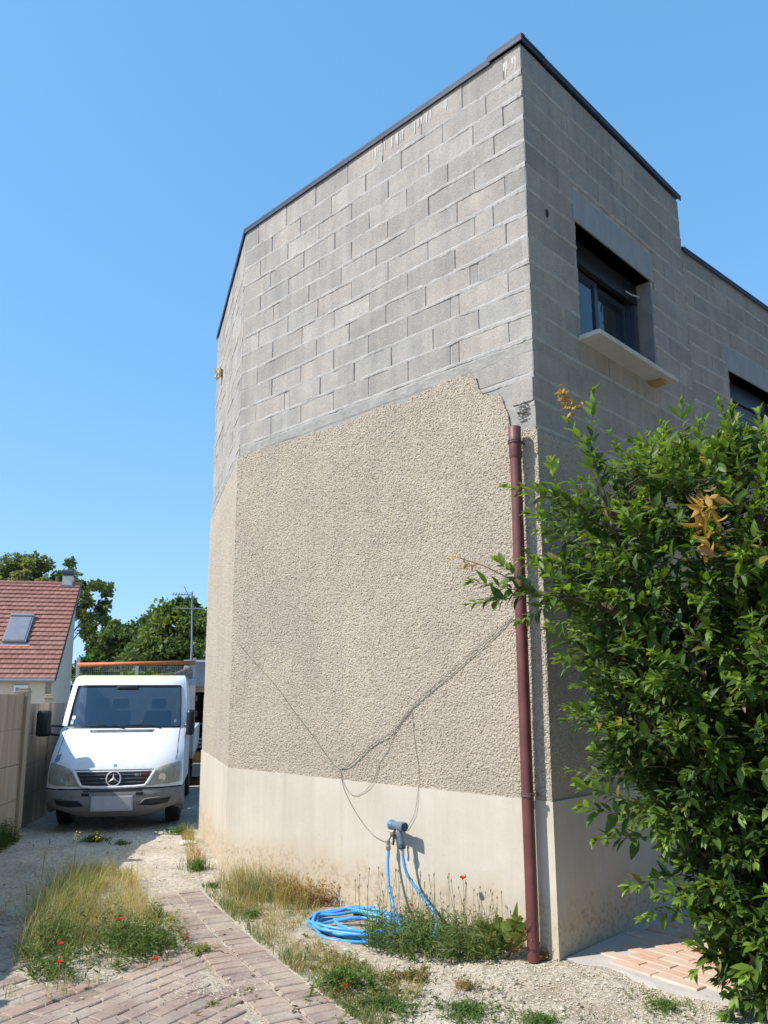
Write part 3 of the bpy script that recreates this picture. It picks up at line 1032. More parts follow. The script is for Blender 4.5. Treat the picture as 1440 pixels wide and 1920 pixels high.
    cap(wAB, .29, 1.52, ZT); cap(wAB, 1.523, LAB + .008, ZT); cap(wBC, -.008, LBC + .03, ZT)
    cap(wAB, -.03, .30, ZT + .024, .030, .062)
    cap(wAD, -.024, LAD + .03, ZT + .024, .026, .055)
    cap(wDX, .01, LW, ZW, .026, .055)
    # white laitance that ran down from under the flashing
    Vv, Q = [], []
    for k in range(46):
        s = random.uniform(.75, 1.75) if k < 36 else random.uniform(.02, .18)
        zt = ZT - (.07 if k < 36 else .10); l = random.uniform(.03, .13); wd = random.uniform(.003, .008)
        b = len(Vv)
        Vv += [wAB.P(s - wd, zt, .0035), wAB.P(s + wd, zt, .0035), wAB.P(s + wd * .7, zt - l, .005), wAB.P(s - wd * .7, zt - l, .005), wAB.P(s, zt - l - .015, .003)]
        Q += [(b, b + 1, b + 2), (b, b + 2, b + 3), (b + 3, b + 2, b + 4)]
    o = place('mortar_run', npmesh('mortar_run', np.array([tuple(x) for x in Vv]), tris=Q), M['sill'], HOUSE); o['kind'] = 'stuff'
    # ---- lintels, windows, sills
    mb = MB(); wAD.box(mb, .70, 2.18, 5.655, 5.945, -.20, .004, .006); mb.build('lintel', M['lintel'], HOUSE)
    mb = MB(); wDX.box(mb, .80, 2.35, 5.22, 5.50, -.20, .004, .006); mb.build('lintel', M['lintel'], HOUSE)
    def window(w, hole, shut):
        a, b, z0, z1 = hole
        m = MB()                                   # smooth concrete reveals
        w.box(m, b, b + .012, z0, z1, -.20, -.004); m.build('window_reveal', M['lintel'], HOUSE)
        m = MB(); w.box(m, a - .012, a, z0, z1, -.20, -.004); m.build('window_reveal', M['lintel'], HOUSE)
        fr = MB()
        d0, d1 = -.275, -.205
        w.box(fr, a, b, z0, z0 + .06, d0, d1); w.box(fr, a, a + .055, z0 + .06, z1, d0, d1); w.box(fr, b - .055, b, z0 + .06, z1, d0, d1)
        w.box(fr, a + .055, b - .055, z1 - .05, z1, d0, d1)
        f = fr.build('window', M['window_frame'], HOUSE)
        bx = MB(); w.box(bx, a + .005, b - .005, z1 - .21, z1 - .004, -.20, -.15, .004); bx.build('shutter_box', M['black'], f)
        mid = (a + b) / 2
        for (p, q, dd) in ((a + .055, mid + .03, -.235), (mid - .03, b - .055, -.262)):
            sx = MB()
            w.box(sx, p, p + .06, z0 + .06, z1 - .21, dd - .02, dd + .02, .004); w.box(sx, q - .06, q, z0 + .06, z1 - .21, dd - .02, dd + .02, .004)
            w.box(sx, p + .06, q - .06, z0 + .06, z0 + .12, dd - .019, dd + .019); w.box(sx, p + .06, q - .06, z1 - .26, z1 - .21, dd - .019, dd + .019)
            sx.build('sash', M['window_frame'], f)
            px = MB(); w.box(px, p + .06, q - .06, z0 + .12, z1 - .26, dd - .006, dd + .002)
            px.build('pane', M['pane'], f)
        for gs in (a + .012, b - .052):
            gx = MB(); w.box(gx, gs, gs + .04, z0 + .002, z1 - .21, -.203, -.16, .003); gx.build('shutter_rail', M['window_frame'], f)
        if shut:
            n = 11
            for k in range(n):
                sl = MB(); zz = z1 - .215 - .045 * k
                w.box(sl, a + .055, b - .055, zz - .041, zz, -.192, -.180, .004)
                sl.build('shutter_slat', M['shutter'], f)
        return f
    f1 = window(wAD, H1, False); window(wDX, H2, True)
    # cable ends poking out beside the shutter box
    m = MB(); m.tube([wAD.P(1.86, 5.50, -.14), wAD.P(1.90, 5.46, -.10), wAD.P(1.97, 5.45, -.06)], .008, 6); m.build('cable_stub', M['steel'], f1)
    mb = MB(); wAD.box(mb, .685, 2.125, 4.555, 4.598, -.20, .19, .006); mb.build('window_sill', M['sill'], HOUSE)
    mb = MB(); wDX.box(mb, .81, 2.29, 4.37, 4.408, -.20, .19, .006); mb.build('window_sill', M['sill'], HOUSE)
    mb = MB(); wAD.box(mb, 1.90, 2.02, 4.525, 4.553, .0, .13, .003); mb.build('wedge', M['wood'], HOUSE)
    # drilled holes and the foam round a pipe through the far wall
    mb = MB(); mb.lathe([(.0, .004), (.028, .004), (.034, .009), (.040, .003)], wAD.frame(.281, 5.51) @ Matrix.Rotation(-math.pi / 2, 4, 'X') @ Matrix.Scale(.5, 4, (1, 0, 0)), 10); mb.build('hole', M['black'], HOUSE)
    mb = MB()
    mb.lathe([(.0, .0)] + [(.08 * math.sin(t) * (1 + .18 * math.sin(5 * t)), .10 * (1 - math.cos(t)) * .5) for t in np.linspace(2.6, .4, 8)] + [(0, .005)], wBC.frame(2.05, 6.04, .0) @ Matrix.Rotation(-math.pi / 2, 4, 'X'), 9)
    me = mb.mesh('foam_plug')
    for vv in me.vertices:
        vv.co += Vector((random.uniform(-.02, .02), random.uniform(-.02, .02), random.uniform(-.03, .03)))
    place('foam_plug', me, M['foam'], HOUSE)
    mortar_mesh()
    me = bpy.data.meshes.new('blockwork'); me.from_pydata(JOINED[0], [], JOINED[1])
    place('blockwork', me, M['block'], HOUSE)['kind'] = 'stuff'
make_house()

# ------------------------------------------------------------------ downpipe
def make_downpipe():
    s, o = .113, .112
    rt = empty('downpipe', wAB.P(s, 0, o), 0, 'brown downpipe standing open ended at the front corner of the block house', 'downpipe')
    def at(z, ds=0.0): return wAB.P(s + ds, z, o)
    m = MB(); m.tube([at(.0), at(.5), at(1.2, .003), at(2.2, .002), at(3.3), at(3.48)], .041, 18, caps=False); m.build('pipe', M['pipe'], rt, smooth=True)
    m = MB()
    fr = Matrix.Translation(at(0))
    m.lathe([(.041, 3.40), (.0465, 3.41), (.0465, 3.64), (.043, 3.643), (.039, 3.640), (.036, 3.45)], fr, 18); m.build('pipe_socket', M['pipe'], rt, smooth=True)
    for z in (3.53, 1.045):
        m = MB()
        rr = .0475 if z > 3 else .043
        m.lathe([(rr, z - .014), (rr + .006, z - .012), (rr + .006, z - .004), (rr + .002, z), (rr + .006, z + .004), (rr + .006, z + .012), (rr, z + .014)], fr, 18)
        c = m.build('pipe_clamp', M['pipe_metal'], rt, smooth=False)
        m = MB(); m.tube([at(z, -.03) - Vector((0, 0, 0)), wAB.P(s - .02, z, .02)], .006, 6)
        m.box((0, 0, 0), (.022, .02, .02), Matrix.Translation(wAB.P(s - .058, z, o - .005)) @ Matrix.Rotation(wAB.rot, 4, 'Z'))
        m.build('bracket', M['pipe_metal'], c)
    m = MB()
    for z, a in ((.14, .4), (.23, .2), (.30, -.3)):
        m.lathe([(.005, 0), (.004, .003), (0, .004)], Matrix.Translation(at(z) + Vector((-.04 * math.sin(a) * 0 - .0, 0, 0)) + (wAB.n * math.cos(a) * .041).to_3d() - (U * math.sin(a) * .041).to_3d()) @ Matrix.Rotation(wAB.rot, 4, 'Z') @ Matrix.Rotation(-math.pi / 2, 4, 'X'), 6)
    m.build('rivet', M['chrome'], rt)
make_downpipe()

# ------------------------------------------------------------------ tap, spray gun, hose, wires
def make_watering():
    tp = empty('garden_tap', wAB.P(1.45, .6, .03), 0, 'small metal tap on the cream plinth behind the spray gun', 'tap')
    m = MB(); m.tube([wAB.P(1.43, .625, .02), wAB.P(1.435, .625, .075), wAB.P(1.438, .60, .095), wAB.P(1.437, .56, .10)], [.014, .013, .012, .012], 10)
    m.build('spout', M['brass'], tp, smooth=True)
    m = MB(); m.lathe([(.019, -.03), (.019, .0), (.015, .004), (.015, .03)], Matrix.Translation(wAB.P(1.437, .55, .10)), 10); m.build('hose_union', M['brass'], tp)
    m = MB(); m.tube([wAB.P(1.40, .655, .075), wAB.P(1.46, .655, .075)], .007, 6); m.tube([wAB.P(1.434, .655, .075), wAB.P(1.434, .62, .075)], .006, 6); m.build('handle', M['brass'], tp)
    m = MB(); m.lathe([(.0, .004), (.028, .004), (.028, 0)], wAB.frame(1.43, .625, .026) @ Matrix.Rotation(-math.pi / 2, 4, 'X'), 12); m.build('wall_plate', M['brass'], tp)

    gun = empty('spray_gun', wAB.P(1.30, .70, .14), 0, 'grey blue hose spray gun hanging on the tap above the coiled hose', 'spray gun')
    a, b = wAB.P(1.40, .716, .115), wAB.P(1.20, .722, .165)
    ax = (b - a).normalized()
    q = ax.to_track_quat('Z', 'Y').to_matrix().to_4x4()
    L = (b - a).length
    m = MB(); m.lathe([(.0, 0), (.030, 0), (.036, .006), (.036, .03), (.030, .045), (.030, L * .62), (.036, L * .68), (.036, L - .004), (.030, L), (.028, L - .012), (0, L - .012)], Matrix.Translation(a) @ q, 18)
    m.build('barrel', M['gun'], gun, smooth=False)
    m = MB(); m.lathe([(.0375, 0.006), (.0385, .012), (.0385, .026), (.0375, .03)], Matrix.Translation(a) @ q, 18); m.build('dial', M['hose'], gun)
    m = MB(); m.lathe([(0, L - .010), (.024, L - .010), (.024, L - .006), (.012, L - .004), (0, L - .004)], Matrix.Translation(a) @ q, 14); m.build('rose', M['gun_dark'], gun)
    h0, h1 = wAB.P(1.285, .705, .135), wAB.P(1.262, .565, .13)
    m = MB(); m.tube([h0, h0.lerp(h1, .3), h0.lerp(h1, .75), h1], [.021, .0235, .022, .023], 12); m.build('grip', M['gun'], gun, smooth=True)
    m = MB(); m.tube([h1 + (h0 - h1).normalized() * .012, h1, h1 - (h0 - h1).normalized() * .012], [.026, .030, .026], 14); m.build('grip_ring', M['gun_dark'], gun)
    m = MB(); m.tube([wAB.P(1.335, .70, .125), wAB.P(1.352, .65, .13), wAB.P(1.345, .60, .135), wAB.P(1.352, .572, .135)], [.010, .009, .009, .008], 8); m.build('trigger', M['gun_dark'], gun, smooth=True)
    m = MB(); m.tube([h1, wAB.P(1.261, .545, .128), wAB.P(1.262, .515, .126)], [.019, .017, .016], 12); m.build('connector', M['silver'], gun)

    hose = empty('garden_hose', wAB.P(1.2, 0, .9), 0, 'long sky blue garden hose coiled at the foot of the plinth', 'hose')
    r = .0118
    m = MB()
    m.tube(spline([wAB.P(1.437, .535, .10), wAB.P(1.432, .50, .105), wAB.P(1.419, .42, .125), wAB.P(1.37, .278, .165), wAB.P(1.258, .155, .23), wAB.P(1.10, .055, .32), wAB.P(1.0, .02, .42), wAB.P(1.1, .02, .6)], 8), r, 10)
    m.build('riser', M['hose'], hose, smooth=True)
    m = MB()
    m.tube(spline([wAB.P(1.262, .52, .126), wAB.P(1.252, .47, .125), wAB.P(1.225, .39, .125), wAB.P(1.168, .315, .115), wAB.P(1.037, .211, .115), wAB.P(.94, .145, .135), wAB.P(.865, .07, .21), wAB.P(.85, .02, .32), wAB.P(.95, .02, .5), wAB.P(1.1, .025, .62)], 8), r, 10)
    m.build('riser', M['hose'], hose, smooth=True)
    # coil: loops that wander, lie over each other and pinch together at the left end
    rr = random.Random(5)
    cx, cy = -.19, 6.20
    ex = Vector((.80, -.42)).normalized(); ey = Vector((.42, .80)).normalized()
    for loop, (la, lb, ox, oy, zz, ph) in enumerate([(.40, .27, .02, .0, .018, 0), (.39, .24, -.01, .03, .04, .5), (.36, .26, .05, .02, .062, 1.1), (.41, .22, .0, .05, .082, .2),
                                                    (.33, .17, .06, -.02, .03, 2.0), (.22, .11, .07, .03, .05, .9), (.38, .29, .03, .03, .10, 1.6)]):
        pts = []
        n = 14
        for k in range(n + 2):
            t = ph + 2 * math.pi * k / n
            e = 1.0 + rr.uniform(-.10, .10)
            pin = .75 if math.cos(t) < -.6 else 1.0
            p = Vector((cx, cy)) + ex * (la * e * math.cos(t) + ox) + ey * (lb * e * pin * math.sin(t) + oy)
            lift = max(0, math.sin(t)) * .05
            pts.append((p.x, p.y, max(.012, zz * .55 + lift * .45 * (loop > 0) + rr.uniform(-.008, .012))))
        m = MB(); m.tube(spline(pts, 6), r, 10)
        m.build('coil', M['hose'], hose, smooth=True)
    m = MB()
    m.tube(spline([(.02, 5.98, .06), (.12, 5.93, .03), (.26, 5.98, .02), (.36, 5.86, .02)], 8), r, 10)
    m.build('tail', M['hose'], hose, smooth=True)

    W1 = [(3.607, 2.225), (3.4, 2.073), (3.18, 1.93), (2.964, 1.78), (2.679, 1.536), (2.413, 1.33), (2.198, 1.143), (2.081, 1.083)]
    W2 = [(2.081, 1.083), (1.928, 1.118), (1.673, 1.291), (1.458, 1.392), (1.24, 1.597), (.915, 1.802), (.649, 1.976), (.422, 2.124), (.251, 2.249)]
    W2b = [(2.081, 1.083), (1.95, 1.14), (1.67, 1.32), (1.45, 1.43), (1.23, 1.63), (.9, 1.85), (.6, 2.05), (.251, 2.27)]
    W3 = [(2.074, 1.074), (2.019, .969), (1.92, .89), (1.804, .908), (1.679, 1.002), (1.599, 1.167), (1.501, 1.277), (1.399, 1.448), (1.251, 1.576)]
    W4 = [(2.074, 1.074), (2.019, .925), (1.887, .764), (1.729, .633), (1.607, .577), (1.45, .56)]
    W5 = [(1.24, 1.589), (1.22, 1.391), (1.173, 1.11), (1.182, .95), (1.212, .808), (1.303, .676)]
    wire = empty('wire_festoon', wAB.P(2.08, 1.08, .03), 0, 'thin old wires strung in a V across the roughcast above the tap', 'wire')
    for pts, mat, rad in ((W1, 'wire', .0027), (W2, 'wire', .0026), (W2b, 'wire_grey', .0016), (W3, 'wire_grey', .0018), (W4, 'wire_grey', .0020), (W5, 'wire_grey', .0018)):
        m = MB(); m.tube(spline([wAB.P(s, z, .024 + (.012 if z < 1.02 else 0) + random.uniform(-.002, .003)) for s, z in pts], 6), rad, 5)
        m.build('strand', M[mat], wire, smooth=True)
make_watering()

# ------------------------------------------------------------------ concrete fence
def make_fence():
    fe = empty('concrete_fence', (-4.6, 10.6, 0), 0, 'stained beige concrete panel fence with capped posts beside the white truck', 'fence')
    posts = [(-3.70, 2.2), (-3.92, 4.2), (-4.13, 6.2), (-4.35, 8.2), (-4.58, 10.35), (-4.93, 10.95), (-5.30, 12.9), (-5.68, 14.9), (-6.06, 16.9), (-6.44, 18.9)]
    for i, (x, y) in enumerate(posts):
        g = float(ground_z(x, y))
        m = MB(); d = (Vector(posts[i + 1]) - Vector(posts[i])) if i < 4 or 4 < i < 9 else (Vector(posts[i]) - Vector(posts[i - 1]))
        a = math.atan2(d.y, d.x)
        F = Matrix.Translation((x, y, g)) @ Matrix.Rotation(a, 4, 'Z')
        m.box((0, 0, .88), (.14, .13, 1.84 - g * 0), F, 0, .01)
        p = m.build('post', M['fence'], fe)
        m = MB(); m.box((0, 0, 1.825), (.15, .15, .04), F, 0, .012); m.box((0, 0, 1.86), (.12, .12, .04), F, 0, .016)
        m.build('post_cap', M['fence'], p)
        if i + 1 < len(posts):
            q = Vector(posts[i + 1]); p0 = Vector((x, y)); c = (p0 + q) / 2; L = (q - p0).length - .13
            F = Matrix.Translation((c.x, c.y, float(ground_z(c.x, c.y)))) @ Matrix.Rotation(math.atan2((q - p0).y, (q - p0).x), 4, 'Z')
            for k in range(4):
                m = MB(); m.box((0, 0, .215 + k * .437), (L, .05, .431), F, 0, .006)
                m.build('panel', M['fence'], fe)
make_fence()

# ------------------------------------------------------------------ far house with the red roof
def make_far_house():
    ev = empty('tiled_house', (-14.5, 36, 0), 0, 'neighbouring cream house with a steep red tiled roof behind the fence', 'house')
    al = Vector((math.cos(R(11.5)), math.sin(R(11.5)), 0))       # along the ridge, to the right
    Rg = Vector((-14.47, 38.0, 7.13)); E = Vector((-13.50, 33.3, 2.45))
    dn = (E - Rg); run = dn.length; dn.normalize()
    nn = al.cross(-dn).normalized()
    if nn.z < 0: nn = -nn
    WL = 14.0
    m = MB()
    a0, a1 = Rg, Rg - al * WL; b0, b1 = E, E - al * WL
    th = nn * .12
    m.add([a0 - th, a1 - th, b1 - th, b0 - th, a0 - th * .1, a1 - th * .1, b1 - th * .1, b0 - th * .1],
          [(0, 1, 2, 3), (4, 7, 6, 5), (0, 4, 5, 1), (3, 2, 6, 7), (0, 3, 7, 4), (1, 5, 6, 2)])
    roof = m.build('roof', M['dark_zinc'], ev)
    # tiles: 22 rows, single tiles where they can be seen
    rows, gauge, tw = 22, run / 22, .262
    def tile_verts():
        v = []
        for (x0, x1) in ((.0, tw - .008),):
            v = [(x0, 0, .012), (x1, 0, .012), (x1, gauge * 1.04, .045), (x0, gauge * 1.04, .045), (x0, gauge * 1.04, .010), (x1, gauge * 1.04, .010)]
        return v
    tme = bpy.data.meshes.new('tile')
    mid = tw * .5
    tme.from_pydata([(0, 0, .012), (mid, 0, .024), (tw - .008, 0, .012), (tw - .008, gauge * 1.04, .072), (mid, gauge * 1.04, .088), (0, gauge * 1.04, .072),
                     (0, gauge * 1.04, .004), (tw - .008, gauge * 1.04, .004)], [], [(0, 5, 4, 1), (1, 4, 3, 2), (6, 7, 3, 4, 5), (0, 6, 5), (2, 3, 7)])
    tme.materials.append(M['tile'])
    X = -al
    rot = Matrix((X, dn, nn)).transposed().to_4x4()
    if rot.determinant() < 0:
        pass
    rest_v, rest_f = [], []
    count = 0
    for i in range(rows):
        off = (i % 2) * tw * .5
        for j in range(int(WL / tw) - 1):
            p = Rg + X * (j * tw - (off if j else 0)) + dn * (i * gauge) + nn * random.uniform(0, .006)
            b = Matrix.Translation(p) @ rot
            if j == 0 and off: b = b @ Matrix.Scale(.5, 4, (1, 0, 0))
            vis = (p.x / p.y) > -.492
            if vis and count < 300:
                place('roof_tile', tme, None, roof, b); count += 1
            else:
                k = len(rest_v)
                rest_v += [tuple(b @ v.co) for v in tme.vertices]
                rest_f += [tuple(k + q for q in f.vertices) for f in tme.polygons]
    me = bpy.data.meshes.new('roof_tile_rest'); me.from_pydata(rest_v, [], rest_f); me.materials.append(M['tile'])
    o = place('roof_tiles', me, None, roof); o['kind'] = 'stuff'
    # ridge tiles
    for j in range(30):
        m = MB(); p = Rg - al * (j * .42)
        m.tube([p + nn * .02 - Vector((0, 0, .03)), p - al * .43 + nn * .02 - Vector((0, 0, .03))], [.10, .125], 8)
        m.build('ridge_tile', M['tile'], roof)
    # walls: front under the eave, gable on the right, tall back wall
    wl = MB()
    back0 = Vector((Rg.x, Rg.y, 0)); fr0 = Vector((E.x, E.y, 0)) + Vector((-dn.x, -dn.y, 0)).normalized() * .25
    g = -al * .16
    wl.add([fr0 + g + Vector((0, 0, -.5)), fr0 - al * WL + Vector((0, 0, -.5)), fr0 - al * WL + Vector((0, 0, 2.6)), fr0 + g + Vector((0, 0, 2.6))], [(0, 1, 2, 3)])
    wl.build('front_wall', M['house_wall'], ev)
    wl = MB()
    t_f = fr0 + g + Vector((0, 0, 2.60)); t_b = back0 + g + Vector((0, 0, 7.03))
    lo_f = fr0 + g + Vector((0, 0, -.5)); lo_b = back0 + g + Vector((0, 0, -.5))
    inn = -al * .25
    wl.add([lo_f, lo_b, t_b, t_f, lo_f + inn, lo_b + inn, t_b + inn, t_f + inn], [(0, 1, 2, 3), (4, 7, 6, 5), (0, 3, 7, 4), (1, 5, 6, 2), (3, 2, 6, 7)])
    wl.build('gable_wall', M['gable_wall'], ev)
    wl = MB()
    wl.add([lo_b, lo_b - al * WL, t_b - al * WL, t_b], [(0, 1, 2, 3)])
    wl.build('back_wall', M['gable_wall'], ev)
    m = MB(); m.tube([E + Vector((0, 0, -.02)) + dn * .05, E - al * WL + Vector((0, 0, -.02)) + dn * .05], .085, 8); m.build('gutter', M['gutter'], ev)
    # verge board
    m = MB()
    vb = nn * -.10; q = al * .03
    m.add([Rg + q, E + q, E + q + vb, Rg + q + vb, Rg, E, E + vb, Rg + vb], [(0, 1, 2, 3), (4, 7, 6, 5), (0, 4, 5, 1), (3, 2, 6, 7)])
    m.build('verge_board', M['dark_zinc'], roof)
    # chimney on the ridge
    c = Vector((-15.06, 37.9, 0)) ; F = Matrix.Translation((c.x, c.y, 0)) @ Matrix.Rotation(R(11.5), 4, 'Z')
    m = MB(); m.box((0, 0, 7.05), (.46, .42, .9), F, 0, .01); ch = m.build('chimney', M['chimney'], roof)
    m = MB(); m.box((0, 0, 7.68), (.58, .54, .17), F, 0, .02); m.box((0, 0, 7.545), (.44, .40, .09), F); m.build('cowl', M['dark_zinc'], ch)
    m = MB(); m.box((0, -.03, 7.0), (.60, .56, .10), F, 0, .01); m.build('chimney_flashing', M['skylight'], ch)
    # roof window
    o0 = Vector((-16.62, 35.64, 5.30)); o1 = Vector((-15.64, 35.86, 5.31))
    ctr = (o0 + o1) / 2 + dn * .94
    rm = Matrix((al, -dn, nn)).transposed().to_4x4()
    F = Matrix.Translation(ctr + nn * .10) @ rm
    m = MB(); m.box((0, 0, 0), (.98, 1.86, .12), F, 0, .01); rw = m.build('roof_window', M['gutter'], roof)
    m = MB(); m.box((0, -.07, .07), (.84, 1.62, .03), F, 0, .005); m.build('shutter', M['skylight'], rw)
    m = MB(); m.box((0, .86, .09), (1.0, .16, .09), F, 0, .02); m.build('shutter_box', M['gutter'], rw)
    m = MB(); m.box((.05, -1.02, -.06), (1.25, .14, .02), F, 0, .004); m.build('apron', M['grey_panel'], rw)
    # a white shutter under the eave
    F = Matrix.Translation(fr0 - al * 1.35 + Vector((0, 0, 1.55)) + Vector((dn.x, dn.y, 0)).normalized() * .04) @ Matrix.Rotation(R(11.5), 4, 'Z')
    m = MB(); m.box((0, 0, 0), (.55, .06, 1.3), F, 0, .01); w = m.build('window', M['white'], ev)
    m = MB(); m.box((0, -.035, .0), (.42, .02, 1.1), F); m.build('pane', M['skylight'], w)
make_far_house()

# ------------------------------------------------------------------ carport shed behind the truck
def make_shed():
    s = empty('carport_shed', (-3.6, 17.0, 0), 0, 'grey open fronted shed in the gap between white truck and block house', 'shed')
    F = Matrix.Translation((-4.02, 17.0, -.13)) @ Matrix.Rotation(R(8), 4, 'Z')
    m = MB(); m.box((1.6, 2.0, 2.30), (3.2, 4.2, .50), F, 0, .01); m.build('fascia', M['shed'], s)
    m = MB(); m.box((1.6, 1.9, 2.575), (3.4, 4.4, .045), F, 0, .005); m.build('roof', M['grey_panel'], s)
    m = MB(); m.box((-.05, .6, 2.25), (.10, 1.6, .46), F, 0, .01); m.build('side_board', M['sill'], s)
    m = MB(); m.box((.03, 2.0, 1.02), (.06, 4.0, 2.06), F); m.box((3.15, 2.0, 1.02), (.06, 4.0, 2.06), F); m.box((1.6, 4.0, 1.02), (3.2, .06, 2.06), F); m.build('wall', M['shed_dark'], s)
    m = MB(); m.box((1.6, -.02, 1.99), (3.1, .06, .12), F); m.build('beam', M['wood'], s)
    m = MB()
    m.box((.75, .9, 1.24), (1.3, .35, .03), F); sh = m.build('shelf', M['steel'], s)
    for k in range(3):
        p = empty('stacked_plank', F @ Vector((.7, .5, .70 + k * .07)), 0, ['lowest', 'middle', 'topmost'][k] + ' grey plank of the small stack in the shed', 'plank', 'planks stacked in the shed')
        m = MB(); m.box((.75, .55, .78 + k * .075), (1.3, .5, .04), F, 0, .004); m.build('board', M['steel'], p)
    mc = empty('garden_machine', F @ Vector((.5, .3, 0)), 0, 'orange machine on the shed floor beside the truck', 'machine')
    m = MB(); m.box((.55, .35, .55), (.9, .5, .26), F, 0, .04); m.build('housing', M['machine'], mc)
    m = MB(); m.box((.62, .08, .56), (.16, .03, .12), F, 0, .005); m.build('grille', M['black'], mc)
    m = MB(); m.box((.55, .35, .30), (.8, .45, .24), F, 0, .03); m.build('frame', M['shed_dark'], mc)
    for k, xx in enumerate((.2, .9)):
        m = MB(); m.lathe([(.05, -.06), (.16, -.06), (.18, -.03), (.18, .03), (.16, .06), (.05, .06)], F @ Matrix.Translation((xx, .1, .18)) @ Matrix.Rotation(math.pi / 2, 4, 'X'), 14); m.build('wheel', M['rubber'], mc)
    bl = empty('pale_crate', F @ Vector((.25, -.2, 0)), 0, 'small pale crate on the ground in front of the orange machine', 'crate')
    m = MB(); m.box((.30, -.25, .33), (.28, .25, .22), F, 0, .01); m.build('box', M['sill'], bl)
    m = MB(); m.box((.30, -.25, .455), (.30, .27, .03), F, 0, .006); m.build('lid', M['grey_panel'], bl)
    # aerial mast
    an = empty('aerial_mast', (-4.10, 17.5, 2.2), 0, 'thin television aerial mast rising beside the shed roof', 'aerial')
    m = MB(); m.tube([(-4.07, 17.3, 1.6), (-4.10, 17.45, 2.8), (-4.15, 17.5, 4.02)], [.026, .022, .018], 6); m.build('pole', M['gutter'], an)
    m = MB(); m.tube([(-4.13, 17.5, 3.95), (-4.58, 17.45, 3.965)], .012, 5); b = m.build('boom', M['gutter'], an)
    for k in range(7):
        x = -4.56 + .062 * k
        m = MB(); m.tube([(x, 17.4, 3.965 - .045), (x, 17.5, 3.965 + .045)], .008, 4); m.build('element', M['gutter'], b)
    m = MB(); m.tube([(-4.24, 17.45, 3.97), (-4.31, 17.4, 4.13)], .009, 4); m.tube([(-4.20, 17.45, 3.96), (-4.30, 17.5, 3.80)], .009, 4); m.build('reflector', M['gutter'], b)
    m = MB(); m.tube([(-4.40, 17.45, 3.64), (-3.86, 17.5, 3.64)], .010, 4); m.build('cross_arm', M['gutter'], an)
make_shed()

